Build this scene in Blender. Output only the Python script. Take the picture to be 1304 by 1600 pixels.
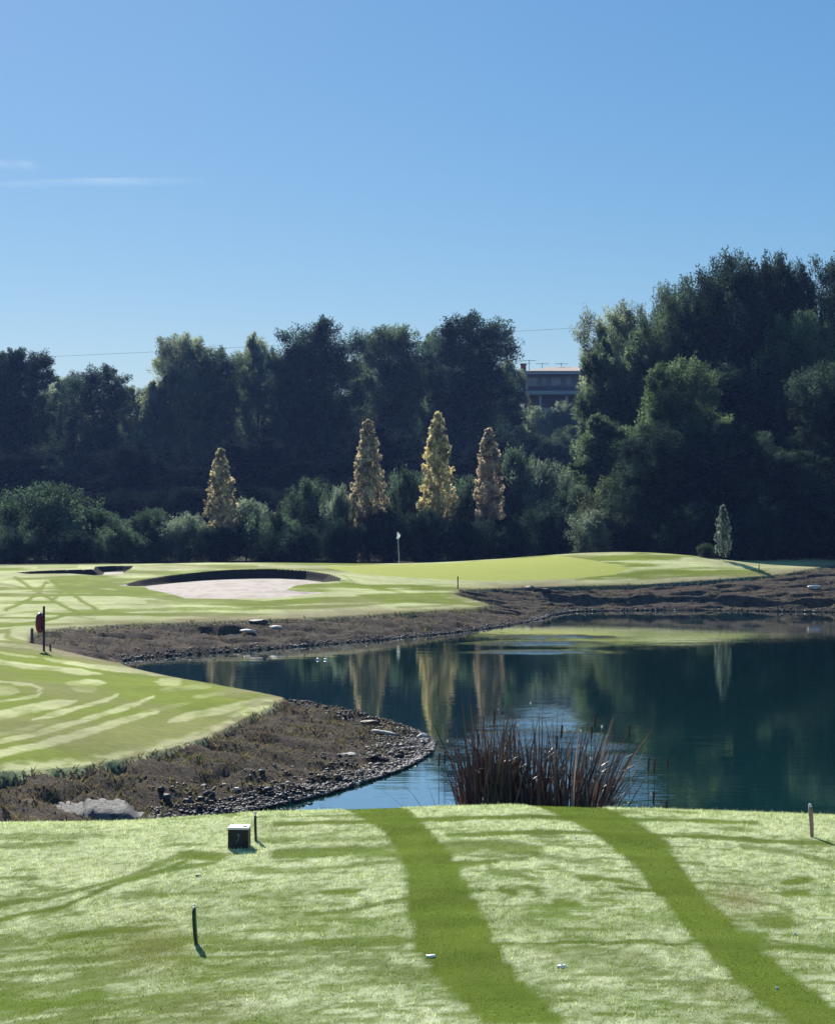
import bpy, math, random
import numpy as np
from mathutils import Vector

for o in list(bpy.data.objects):
    bpy.data.objects.remove(o)
SC = bpy.context.scene
R = math.radians

# ------------------------------------------------------------------ camera
EYE, F = 5.0, 3000.0            # eye height above the pond, focal length in photo pixels (1304 x 1600)
cam_d = bpy.data.cameras.new('camera')
cam = bpy.data.objects.new('camera', cam_d)
SC.collection.objects.link(cam)
SC.camera = cam
cam.location = (0, 0, EYE)
cam.rotation_euler = (R(90), 0, 0)
cam_d.sensor_fit = 'VERTICAL'
cam_d.sensor_height = 24
cam_d.lens = 24 * F / 1600
cam_d.clip_start = 0.1
cam_d.clip_end = 20000

# ------------------------------------------------------------------ sky, sun, exposure
SUN_EL, SUN_AZ = 33.0, -17.0    # degrees; azimuth from +Y towards +X
W = bpy.data.worlds.new("World")
SC.world = W
W.use_nodes = True
wn, wl = W.node_tree.nodes, W.node_tree.links
wn.clear()
sky = wn.new('ShaderNodeTexSky')
sky.sky_type = 'NISHITA'
sky.sun_disc = False
sky.sun_elevation = R(SUN_EL)
sky.sun_rotation = R(SUN_AZ)
sky.air_density = 1.0
sky.dust_density = 0.25
sky.ozone_density = 3.0
hsv = wn.new('ShaderNodeHueSaturation')
hsv.inputs['Saturation'].default_value = 1.35
bg = wn.new('ShaderNodeBackground')
bg.inputs['Strength'].default_value = 0.05
wo = wn.new('ShaderNodeOutputWorld')
wl.new(sky.outputs[0], hsv.inputs['Color'])
flat = wn.new('ShaderNodeMix'); flat.data_type = 'RGBA'     # evens out the sky's brightness a little, as a thin high veil does
flat.inputs[0].default_value = 0.32
flat.inputs[7].default_value = (2.3, 5.8, 11.0, 1)
wl.new(hsv.outputs[0], flat.inputs[6])
wl.new(flat.outputs[2], bg.inputs['Color'])
wl.new(bg.outputs[0], wo.inputs['Surface'])
sl = bpy.data.lights.new('sun', 'SUN')
sl.energy = 5.0
sl.angle = R(0.5)
sl.color = (1.0, 0.95, 0.86)
sun = bpy.data.objects.new('sun', sl)
SC.collection.objects.link(sun)
sd = Vector((math.sin(R(SUN_AZ)) * math.cos(R(SUN_EL)), math.cos(R(SUN_AZ)) * math.cos(R(SUN_EL)), math.sin(R(SUN_EL))))
sun.rotation_euler = sd.to_track_quat('Z', 'Y').to_euler()
sun.location = sd * 300
SC.view_settings.view_transform = 'Standard'
SC.view_settings.look = 'None'
SC.view_settings.exposure = 0.62
SC.view_settings.gamma = 1.0
SC.cycles.max_bounces = 8
SC.cycles.transparent_max_bounces = 8
SC.cycles.volume_bounces = 0
SC.cycles.use_denoising = True

# ------------------------------------------------------------------ helpers
rng = np.random.default_rng(11)

def link(o, parent=None):
    SC.collection.objects.link(o)
    if parent is not None:
        o.parent = parent
    return o

def tag(o, label=None, cat=None, group=None, kind=None):
    if label: o['label'] = label
    if cat: o['category'] = cat
    if group: o['group'] = group
    if kind: o['kind'] = kind
    return o

def empty(name, loc, label, cat, group=None, rz=0.0):
    o = bpy.data.objects.new(name, None)
    o.location = loc
    o.rotation_euler = (0, 0, rz)
    o.empty_display_size = 0.2
    link(o)
    return tag(o, label, cat, group)

def mesh_np(name, V, faces, mat=None, parent=None, attrs=None, smooth=False):
    """V (n,3); faces: (m,3) or (m,4) int array, or a list of such arrays; attrs: {name: (n,) or (n,3)}"""
    V = np.asarray(V, dtype=np.float32)
    if not isinstance(faces, list):
        faces = [faces]
    faces = [np.asarray(f, dtype=np.int32) for f in faces if len(f)]
    me = bpy.data.meshes.new(name)
    me.vertices.add(len(V))
    me.vertices.foreach_set('co', V.ravel())
    nl = sum(f.size for f in faces)
    nf = sum(len(f) for f in faces)
    me.loops.add(nl)
    me.loops.foreach_set('vertex_index', np.concatenate([f.ravel() for f in faces]))
    me.polygons.add(nf)
    tot = np.concatenate([np.full(len(f), f.shape[1], dtype=np.int32) for f in faces])
    st = np.concatenate([[0], np.cumsum(tot)[:-1]]).astype(np.int32)
    me.polygons.foreach_set('loop_start', st)
    me.update(calc_edges=True)
    me.validate()
    if smooth:
        me.polygons.foreach_set('use_smooth', np.ones(nf, dtype=bool))
    for k, a in (attrs or {}).items():
        a = np.asarray(a, dtype=np.float32)
        if a.ndim == 1:
            at = me.attributes.new(k, 'FLOAT', 'POINT')
            at.data.foreach_set('value', a)
        else:
            at = me.attributes.new(k, 'FLOAT_COLOR', 'POINT')
            c = np.ones((len(a), 4), dtype=np.float32)
            c[:, :3] = a
            at.data.foreach_set('color', c.ravel())
    if mat: me.materials.append(mat)
    o = bpy.data.objects.new(name, me)
    return link(o, parent)

class MB:
    """collects boxes, tubes and free faces, builds one mesh"""
    def __init__(s): s.v, s.f = [], []
    def add(s, vs, fs):
        b = len(s.v)
        s.v += [tuple(v) for v in vs]
        s.f += [tuple(i + b for i in f) for f in fs]
    def box(s, c, d, bev=0.0, rz=0.0, tilt=0.0):
        hx, hy, hz = d[0] / 2, d[1] / 2, d[2] / 2
        b = min(bev, hx * .9, hy * .9, hz * .9)
        vs, fs = [], []
        if b <= 0:
            vs = [(x, y, z) for z in (-hz, hz) for x, y in ((-hx, -hy), (hx, -hy), (hx, hy), (-hx, hy))]
            fs = [(0, 3, 2, 1), (4, 5, 6, 7), (0, 1, 5, 4), (1, 2, 6, 5), (2, 3, 7, 6), (3, 0, 4, 7)]
        else:
            prof = [(-hz, b), (-hz + b, 0), (hz - b, 0), (hz, b)]
            for z, i in prof:
                x, y = hx - i, hy - i
                cb = b
                vs += [(-x + cb, -y, z), (x - cb, -y, z), (x, -y + cb, z), (x, y - cb, z), (x - cb, y, z), (-x + cb, y, z), (-x, y - cb, z), (-x, -y + cb, z)]
            fs = [tuple(range(7, -1, -1)), tuple(range(24, 32))]
            for k in range(3):
                for j in range(8):
                    fs.append((k * 8 + j, k * 8 + (j + 1) % 8, k * 8 + 8 + (j + 1) % 8, k * 8 + 8 + j))
        cs, sn = math.cos(rz), math.sin(rz)
        out = []
        for x, y, z in vs:
            x, z = x + tilt * z, z
            out.append((c[0] + x * cs - y * sn, c[1] + x * sn + y * cs, c[2] + z))
        s.add(out, fs)
    def tube(s, pts, rad, n=10, cap=True):
        pts = [Vector(p) for p in pts]
        if not hasattr(rad, '__len__'): rad = [rad] * len(pts)
        vs, fs = [], []
        for i, p in enumerate(pts):
            t = (pts[min(i + 1, len(pts) - 1)] - pts[max(i - 1, 0)]).normalized()
            a = t.cross(Vector((0, 0, 1)) if abs(t.z) < .9 else Vector((1, 0, 0))).normalized()
            b = t.cross(a)
            for k in range(n):
                w = 2 * math.pi * k / n
                vs.append(p + a * (math.cos(w) * rad[i]) + b * (math.sin(w) * rad[i]))
        for i in range(len(pts) - 1):
            for k in range(n):
                fs.append((i * n + k, i * n + (k + 1) % n, (i + 1) * n + (k + 1) % n, (i + 1) * n + k))
        if cap:
            fs.append(tuple(range(n - 1, -1, -1)))
            fs.append(tuple(range((len(pts) - 1) * n, len(pts) * n)))
        s.add(vs, fs)
    def build(s, name, mat, parent=None, smooth=False):
        me = bpy.data.meshes.new(name)
        me.from_pydata(s.v, [], s.f)
        me.update()
        if smooth:
            for p in me.polygons: p.use_smooth = True
        if mat: me.materials.append(mat)
        return link(bpy.data.objects.new(name, me), parent)

def _hash(ix, iy, seed):
    h = (ix.astype(np.int64) * 374761393 + iy.astype(np.int64) * 668265263 + seed * 1442695041) & 0xffffffff
    h = ((h ^ (h >> 13)) * 1274126177) & 0xffffffff
    return ((h ^ (h >> 16)) & 0xffff) / 65535.0

def vnoise(x, y, seed=0):
    x = np.asarray(x, float); y = np.asarray(y, float)
    ix, iy = np.floor(x), np.floor(y)
    fx, fy = x - ix, y - iy
    fx = fx * fx * (3 - 2 * fx); fy = fy * fy * (3 - 2 * fy)
    a = _hash(ix, iy, seed); b = _hash(ix + 1, iy, seed)
    c = _hash(ix, iy + 1, seed); d = _hash(ix + 1, iy + 1, seed)
    return (a * (1 - fx) + b * fx) * (1 - fy) + (c * (1 - fx) + d * fx) * fy

def fbm(x, y, seed=0, o=4):
    s, a, t = 0, 1, 0
    for i in range(o):
        s = s + a * vnoise(x * 2 ** i + 7.3 * i, y * 2 ** i + 3.1 * i, seed + i); t += a; a *= .5
    return s / t

def sstep(a, b, x):
    t = np.clip((x - a) / (b - a), 0, 1)
    return t * t * (3 - 2 * t)

def poly_sd(x, y, P):
    """signed distance to a polygon, positive inside"""
    x = np.asarray(x, float); y = np.asarray(y, float)
    P = np.asarray(P, float)
    d = np.full(x.shape, 1e18); ins = np.zeros(x.shape, bool)
    n = len(P)
    for i in range(n):
        ax, ay = P[i]; bx, by = P[(i + 1) % n]
        ex, ey = bx - ax, by - ay
        t = np.clip(((x - ax) * ex + (y - ay) * ey) / (ex * ex + ey * ey + 1e-12), 0, 1)
        d = np.minimum(d, (x - ax - t * ex) ** 2 + (y - ay - t * ey) ** 2)
        c = ((ay > y) != (by > y))
        with np.errstate(divide='ignore', invalid='ignore'):
            c &= x < (bx - ax) * (y - ay) / (by - ay + 1e-18) + ax
        ins ^= c
    return np.where(ins, 1, -1) * np.sqrt(d)

def line_d(x, y, L):
    L = np.asarray(L, float)
    d = np.full(np.shape(x), 1e18)
    for i in range(len(L) - 1):
        ax, ay = L[i]; ex, ey = L[i + 1] - L[i]
        t = np.clip(((x - ax) * ex + (y - ay) * ey) / (ex * ex + ey * ey + 1e-12), 0, 1)
        d = np.minimum(d, (x - ax - t * ex) ** 2 + (y - ay - t * ey) ** 2)
    return np.sqrt(d)

def XY(px, Y): return (px - 652) / F * Y
def at(px, py, Y): return (XY(px, Y), Y, EYE - (py - 800) / F * Y)
def onz(px, py, z):
    Y = (EYE - z) * F / (py - 800)
    return (XY(px, Y), Y)

# ------------------------------------------------------------------ material helpers
def newmat(name):
    m = bpy.data.materials.new(name)
    m.use_nodes = True
    m.node_tree.nodes.clear()
    return m, m.node_tree.nodes, m.node_tree.links

def ramp(nd, stops):
    r = nd.new('ShaderNodeValToRGB')
    cr = r.color_ramp
    while len(cr.elements) > len(stops): cr.elements.remove(cr.elements[-1])
    while len(cr.elements) < len(stops): cr.elements.new(0.5)
    for e, (p, c) in zip(cr.elements, stops):
        e.position = p
        e.color = (c, c, c, 1) if not hasattr(c, '__len__') else (*c, 1)
    return r

def noise_tex(nd, lk, scale, detail=4, rough=.55, vec=None, scl=None):
    n = nd.new('ShaderNodeTexNoise')
    n.inputs['Scale'].default_value = scale
    n.inputs['Detail'].default_value = detail
    n.inputs['Roughness'].default_value = rough
    if vec is None:
        tc = nd.new('ShaderNodeTexCoord'); vec = tc.outputs['Object']
    if scl is not None:
        mp = nd.new('ShaderNodeMapping'); mp.inputs['Scale'].default_value = scl
        lk.new(vec, mp.inputs['Vector']); vec = mp.outputs[0]
    lk.new(vec, n.inputs['Vector'])
    return n

def simple(name, col, rough=.6, var=.25, scale=20, bump=.0, metal=0, spec=.4):
    m, nd, lk = newmat(name)
    out = nd.new('ShaderNodeOutputMaterial'); b = nd.new('ShaderNodeBsdfPrincipled')
    n = noise_tex(nd, lk, scale)
    lo = tuple(c * (1 - var) for c in col); hi = tuple(min(1, c * (1 + var)) for c in col)
    r = ramp(nd, [(.3, lo), (.7, hi)])
    lk.new(n.outputs['Fac'], r.inputs[0]); lk.new(r.outputs[0], b.inputs['Base Color'])
    b.inputs['Roughness'].default_value = rough
    b.inputs['Metallic'].default_value = metal
    b.inputs['Specular IOR Level'].default_value = spec
    if bump:
        bp = nd.new('ShaderNodeBump'); bp.inputs['Strength'].default_value = bump
        bp.inputs['Distance'].default_value = .01
        lk.new(n.outputs['Fac'], bp.inputs['Height']); lk.new(bp.outputs[0], b.inputs['Normal'])
    lk.new(b.outputs[0], out.inputs[0])
    return m

def mixc(nd, lk, fac, a, b, mode='MIX'):
    m = nd.new('ShaderNodeMix'); m.data_type = 'RGBA'; m.blend_type = mode
    for s, v in ((0, fac), (6, a), (7, b)):
        if isinstance(v, (int, float)): m.inputs[s].default_value = v
        elif isinstance(v, tuple): m.inputs[s].default_value = (*v, 1)
        else: lk.new(v, m.inputs[s])
    return m.outputs[2]

def mathn(nd, lk, op, a, b=None, c=None, clamp=False):
    m = nd.new('ShaderNodeMath'); m.operation = op; m.use_clamp = clamp
    for i, v in enumerate((a, b, c)):
        if v is None: continue
        if isinstance(v, (int, float)): m.inputs[i].default_value = v
        else: lk.new(v, m.inputs[i])
    return m.outputs[0]

def attr(nd, name, fac=True):
    a = nd.new('ShaderNodeAttribute'); a.attribute_name = name
    return a.outputs['Fac'] if fac else a.outputs['Color']

def leaf_mat(name, trans=.45, var=.5, objcol=True, col=(.1, .12, .05), attrcol=False, gloss=.0, tint=(1.25, 1.25, .75), tone=False):
    m, nd, lk = newmat(name)
    out = nd.new('ShaderNodeOutputMaterial')
    if attrcol: base = attr(nd, 'col', False)
    elif objcol:
        oi = nd.new('ShaderNodeObjectInfo'); base = oi.outputs['Color']
    else:
        rgb = nd.new('ShaderNodeRGB'); rgb.outputs[0].default_value = (*col, 1); base = rgb.outputs[0]
    g = nd.new('ShaderNodeNewGeometry')
    rr = ramp(nd, [(0, 1 - var), (1, 1 + var)])
    lk.new(g.outputs['Random Per Island'], rr.inputs[0])
    c = mixc(nd, lk, 1.0, base, rr.outputs[0], 'MULTIPLY')
    if tone:
        tr_ = ramp(nd, [(0, .45), (1, 1.75)]); lk.new(attr(nd, 'tone'), tr_.inputs[0])
        c = mixc(nd, lk, 1.0, c, tr_.outputs[0], 'MULTIPLY')
    d = nd.new('ShaderNodeBsdfDiffuse'); lk.new(c, d.inputs['Color'])
    t = nd.new('ShaderNodeBsdfTranslucent')
    tc = mixc(nd, lk, 1.0, c, tint, 'MULTIPLY'); lk.new(tc, t.inputs['Color'])
    mx = nd.new('ShaderNodeMixShader'); mx.inputs[0].default_value = trans
    lk.new(d.outputs[0], mx.inputs[1]); lk.new(t.outputs[0], mx.inputs[2])
    last = mx.outputs[0]
    if gloss:
        gl = nd.new('ShaderNodeBsdfGlossy'); gl.inputs['Roughness'].default_value = .35
        m2 = nd.new('ShaderNodeMixShader')
        if isinstance(gloss, str): lk.new(mathn(nd, lk, 'MULTIPLY', attr(nd, gloss), .13), m2.inputs[0])
        else: m2.inputs[0].default_value = gloss
        lk.new(last, m2.inputs[1]); lk.new(gl.outputs[0], m2.inputs[2]); last = m2.outputs[0]
    lk.new(last, out.inputs[0])
    return m

# ------------------------------------------------------------------ the lie of the land
SHORE_PX = [(1304, 957), (1200, 955.5), (1100, 954), (1000, 954), (900, 956), (862, 961), (852, 966), (825, 972), (780, 980),
            (700, 990), (600, 1000), (500, 1008), (400, 1016), (300, 1023), (220, 1029), (192, 1033)]
SHORE_W = [(60, 92)] + [onz(px, py, 0) for px, py in SHORE_PX]
def w2(px, Y): return (XY(px, Y), Y)
PEN_N = [w2(195, 62), w2(240, 59), w2(300, 56), w2(400, 52), w2(500, 48.5), w2(600, 45.4), w2(655, 43.6)]
PEN_TIP = [onz(682, 1160, 0), onz(676, 1176, 0), onz(655, 1190, 0), onz(630, 1203, 0), onz(600, 1214, 0), onz(560, 1227, 0), onz(520, 1240, 0),
           onz(460, 1255, 0), onz(400, 1267, 0), onz(350, 1276, 0), onz(300, 1283, 0)]
LAKE = SHORE_W + PEN_N + PEN_TIP + [(-3.2, 27), (-2.6, 23.5), (0, 21), (8, 20.2), (20, 21), (40, 30), (60, 60)]

CTRL = []           # land heights: (X, Y, Z)
def c(px, py, Y): CTRL.append(at(px, py, Y))
def cz(px, py, z):
    Y = (EYE - z) * F / (py - 800); CTRL.append((XY(px, Y), Y, z))
for p in LAKE[1:-4]: CTRL.append((p[0], p[1], 0.0))
# peninsula
for a in [(0, 1000, .87), (50, 1000, .8), (0, 1050, .95), (0, 1100, 1.0), (0, 1150, 1.1), (0, 1200, 1.2), (-150, 1100, 1.2), (-150, 1200, 1.4),
          (100, 1015, .7), (180, 1033, .5), (300, 1053, .52), (400, 1065, .6), (480, 1088, .5), (200, 1080, .75), (300, 1085, .68), (200, 1130, .85),
          (200, 1180, .9), (300, 1150, .8), (400, 1120, .65), (460, 1095, .56), (100, 1195, 1.05), (100, 1250, .8), (0, 1260, 1.0), (200, 1262, .5),
          (300, 1215, .5), (400, 1180, .5), (500, 1150, .42), (600, 1150, .25), (560, 1120, .34), (-100, 1275, 1.1), (420, 1225, .22), (520, 1195, .25),
          (68, 1007, .75)]: cz(*a)
# middle promontory with bunkers
for a in [(100, 983, .75), (200, 976, .8), (300, 973, .82), (500, 967, .8), (600, 960, .8), (700, 954, .72), (765, 946, .6), (716, 926, .85), (790, 936, .5),
          (40, 960, 1.0), (200, 950, 1.1), (400, 950, 1.1), (600, 940, 1.05), (690, 935, .95), (0, 930, 1.25), (150, 920, 1.4), (350, 936, 1.25),
          (250, 925, 1.4), (500, 928, 1.4), (600, 915, 1.45), (-150, 900, 1.4), (-150, 960, 1.2), (80, 905, 1.6)]: cz(*a)
for a in [(300, 896, 97), (420, 889, 99), (520, 895, 98), (190, 900, 98), (620, 905, 96), (100, 893, 102), (40, 896, 102),
          (0, 888, 116), (100, 881, 117), (200, 880, 118), (330, 877, 118), (430, 878, 118), (600, 880, 119), (700, 878, 119), (800, 873, 118), (850, 868, 117),
          (900, 859, 115), (1000, 856, 113), (1080, 853, 111), (1000, 885, 105), (1080, 880, 105), (900, 895, 104), (1100, 868, 109), (1130, 874, 107), (1180, 882, 106),
          (1240, 881, 105), (1290, 873, 104), (1400, 868, 104), (-150, 888, 116), (-300, 890, 114)]: c(*a)
for a in [(1000, 912, 1.2), (850, 917, 1.1), (1100, 907, 1.35), (1200, 899, 1.5), (1290, 884, 1.9), (760, 920, 1.05), (1000, 935, .55), (1100, 935, .55),
          (1200, 932, .6), (1300, 925, .8), (880, 938, .5), (1450, 915, 1.0)]: cz(*a)
for X in (-45, -30, -15, 0): CTRL.append((X, 128, 1.3))
for X in (10, 20, 30): CTRL.append((X, 130, 1.8))
for X in (-45, -30, -15, 0, 15): CTRL.append((X, 145, 1.5))
for q in [(1130, 112, 1.9), (1200, 112, 1.5), (1290, 111, 1.5), (1400, 111, 1.5), (1100, 119, 1.6), (1200, 119, 1.5), (1300, 119, 1.6)]: CTRL.append((XY(q[0], q[1]), q[1], q[2]))
CTRL.append((26, 137, 3.2)); CTRL.append((21, 128, 2.4)); CTRL.append((33, 140, 3.8))
CTRL = np.array(CTRL)

def hill(x, y):
    b = 1.3 + 6.5 * sstep(150, 225, y) + 5 * sstep(225, 275, y) + 4 * sstep(280, 600, y)
    b = b + 3.6 * np.exp(-((x - 22) / 16) ** 2) * sstep(235, 268, y)
    b = b + 1.5 * sstep(15, 45, x) * sstep(118, 150, y)
    return b

def _tps(P, vals, lam=.02):
    n = len(P)
    d = np.sqrt(((P[:, None, :] - P[None]) ** 2).sum(-1)) + 1e-9
    K = d ** 2 * np.log(d) / 100
    K = K + lam * np.eye(n)
    A = np.zeros((n + 3, n + 3)); A[:n, :n] = K; A[:n, n] = 1; A[:n, n + 1:] = P; A[n:, :n] = A[:n, n:].T
    return np.linalg.solve(A, np.concatenate([vals, [0, 0, 0]]))
_S = np.array([1.0, 1.0])
_P = CTRL[:, :2] * np.array([1.6, 1.0]) / 10
_Wt = _tps(_P, CTRL[:, 2] - hill(CTRL[:, 0], CTRL[:, 1]))
def tps(x, y):
    q = np.stack([x * 1.6, y], -1) / 10
    out = np.zeros(len(q))
    for s in range(0, len(q), 20000):
        Q = q[s:s + 20000]
        d = np.sqrt(((Q[:, None, :] - _P[None]) ** 2).sum(-1)) + 1e-9
        out[s:s + 20000] = (d ** 2 * np.log(d) / 100) @ _Wt[:-3] + _Wt[-3] + Q @ _Wt[-2:]
    return out

def crest(x, Y=10.6):
    px = 652 + F * x / Y
    py = np.interp(px, [-600, 0, 120, 200, 280, 400, 550, 800, 1000, 1304, 2000], [1300, 1286, 1285, 1283, 1277, 1269, 1265, 1258, 1263, 1273, 1290])
    return EYE - (py - 800) / F * Y

def tee_surf(x, y):
    p = crest(x)
    p = p + .015 * (fbm(x * .9, y * .9, 5) - .5)
    dr = .36 * .22 * np.logaddexp(0, (y - 10.9) / .22)
    return p - dr - .012 * sstep(2, 10.9, 10.9 - y) * 0

BUNK = [(185, -90), (215, -93), (260, -95.5), (300, -97), (360, -98.5), (430, -99), (480, -98.3), (515, -96.6), (533, -94.2), (530, -92.8), (500, -91.4), (462, 915), (446, 922), (470, 925), (512, 926),
        (480, 930), (440, 934), (360, 936), (290, 935), (262, 927), (235, 922), (225, 917)]
BUNK2 = [(26, -102), (45, -103.2), (90, -103.6), (146, -103.4), (150, -107), (180, -107.6), (208, -107), (205, -103.0), (190, -98.0), (150, -97.2), (110, -99.6), (45, -100.2)]
LAKE = np.array(LAKE)
# shelves cut by erosion, (upper edge..., lower edge...)
CUTS = [([(845, 925), (900, 929), (1000, 929), (1100, 927), (1170, 931), (1230, 935), (1320, 933), (1320, 946), (1000, 946), (870, 945)], .30),
        ([(300, 975), (330, 974), (380, 978), (392, 984), (350, 986), (312, 983)], .3),
        ([(150, 990), (200, 988), (260, 989), (245, 996), (180, 998)], .12),
        ([(330, 992), (380, 994), (430, 988), (425, 996), (360, 999)], .15),
        ([(320, 1196), (350, 1190), (385, 1190), (400, 1197), (360, 1204), (325, 1206)], .14),
        ([(20, 1232), (90, 1230), (180, 1238), (190, 1246), (90, 1244), (30, 1242)], .12),
        ([(190, 1240), (260, 1248), (300, 1262), (240, 1262)], .10)]

_CACHE = {}
LIP = {}
def g2w(P, Y0, Y1):
    """ground points seen along the given sight lines, between two distances"""
    out = []
    Ys = np.arange(Y0, Y1, .06)
    for px, py in P:
        if py < 0:
            out.append((XY(px, -py), -py)); continue
        z, _ = base_land(XY(px, Ys), Ys)
        q = 800 + F * (EYE - z) / Ys - py
        k = np.where(q <= 0)[0]
        i = k[0] if len(k) else int(np.argmin(np.abs(q)))
        out.append((XY(px, Ys[i]), Ys[i]))
    return np.array(out)

def proj(x, y, z): return 652 + F * x / y, 800 + F * (EYE - z) / y
G_PEN = [(-1500, 600), (40, 600), (40, 990), (55, 1003), (80, 1011), (180, 1034), (300, 1056), (400, 1071), (425, 1074), (449, 1084), (440, 1098), (388, 1121),
         (330, 1152), (270, 1170), (200, 1187), (130, 1201), (60, 1206), (-100, 1213), (-1500, 1300)]
G_FAR = [(-1500, 300), (3500, 300), (3500, 840), (1330, 872), (1292, 884), (1225, 898), (1100, 908), (1000, 914), (850, 918), (720, 922), (712, 929),
         (735, 935), (770, 946), (740, 952), (650, 957), (500, 966), (300, 973), (200, 976), (100, 982), (70, 985), (55, 990), (45, 1003), (40, 1100), (-1500, 1100)]

def grass_sd(px, py, y):
    a = poly_sd(px, py, G_PEN); b = poly_sd(px, py, G_FAR)
    return np.where(y < 63, a, b)

def base_land(x, y):
    """smooth land height without banks' roughness, and signed distance to the lake (positive on land)"""
    B = hill(x, y)
    w = (1 - sstep(38, 75, np.abs(x))) * (1 - sstep(142, 165, y)) * sstep(12, 20, y)
    T = tps(x, y)
    H = B + w * T
    s = -poly_sd(x, y, LAKE)
    H = np.where(s > 0, np.maximum(np.minimum(H, .02 + .30 * s + .25 * np.maximum(s - .6, 0) + 20 * np.maximum(s - 4, 0)), .015 + .10 * np.clip(s, 0, 1.5)), -.04 + .30 * np.clip(s, -4, 0))
    t = tee_surf(x, y)
    near = y < 30
    H = np.where(near & (s > 0) & (y < 22), np.minimum(H, np.maximum(t, .05) + .0), H)
    k = .15
    m = np.maximum(H, t) + np.where(np.abs(H - t) < 2, k * np.exp(-np.abs(H - t) / k * 1.5) * .3, 0)
    H = np.where(near, np.where(y < 14, t, m), H)
    return H, s

def land(x, y):
    x = np.asarray(x, float).ravel(); y = np.asarray(y, float).ravel()
    z, s = base_land(x, y)
    yy = np.maximum(y, 1)
    px, py = proj(x, yy, z)
    far = (y > 20)
    g = np.where(far, grass_sd(px, py, y), 10)
    # bunkers
    if not _CACHE:
        _CACHE['b'] = [(g2w(BUNK, 76, 103), .40), (g2w(BUNK2, 88, 112), .24)]
        _CACHE['c'] = [(g2w(P, *((60, 108) if min(abs(q[1]) for q in P) < 1010 else (25, 50))), dep) for P, dep in CUTS]
    sand = np.full(x.shape, -20.0); lip = np.zeros(x.shape)
    for P, dep in _CACHE['b']:
        q = poly_sd(x, y, P)
        sand = np.maximum(sand, q)
        xs = x[:, None]
        y1, y0 = P[:, 1].max(), P[:, 1].min()
        t = np.clip((y - y0) / (y1 - y0), 0, 1)
        if dep < .4: t = np.ones_like(t)
        z = z - dep * sstep(.0, .45, q) * t ** 1.1
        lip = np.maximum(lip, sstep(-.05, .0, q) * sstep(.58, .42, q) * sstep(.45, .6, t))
        z = z + np.where(q < 0.05, np.exp(-(q / .9) ** 2) * .08 * t ** 2, 0)
    # cut edge of the turf, rough eroded banks
    bank = sstep(2, -3, g) * np.clip(s / .6, 0, 1) * far
    z = z - .13 * sstep(1.0, -1.0, g) * np.clip((s - .3) / 1.0, 0, 1) * far
    for P, dep in _CACHE['c']:
        q = poly_sd(x, y, P)
        z = z - dep * sstep(0, .22, q) * np.clip(s / 1.2, 0, 1)
    n = fbm(x * .9, y * 1.3, 21, 5) - .5
    n2 = 1 - np.abs(fbm(x * 1.1 + y * .2, y * 2.1 - x * .3, 33, 4) - .5) * 4
    n3 = sstep(.5, .56, fbm(x * .55, y * 1.5, 41, 4))
    z = z + bank * (.22 * n + .05 * n2 + .10 * (n3 - .5))
    z = z + far * .05 * (fbm(x * .25, y * .2, 51, 3) - .5) * (g > 0) * np.clip(s, 0, 1)
    z = np.where((s > 0) & far, np.maximum(z, .02), z)
    LIP['v'] = lip
    return z, s, g, sand, px, py

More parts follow.
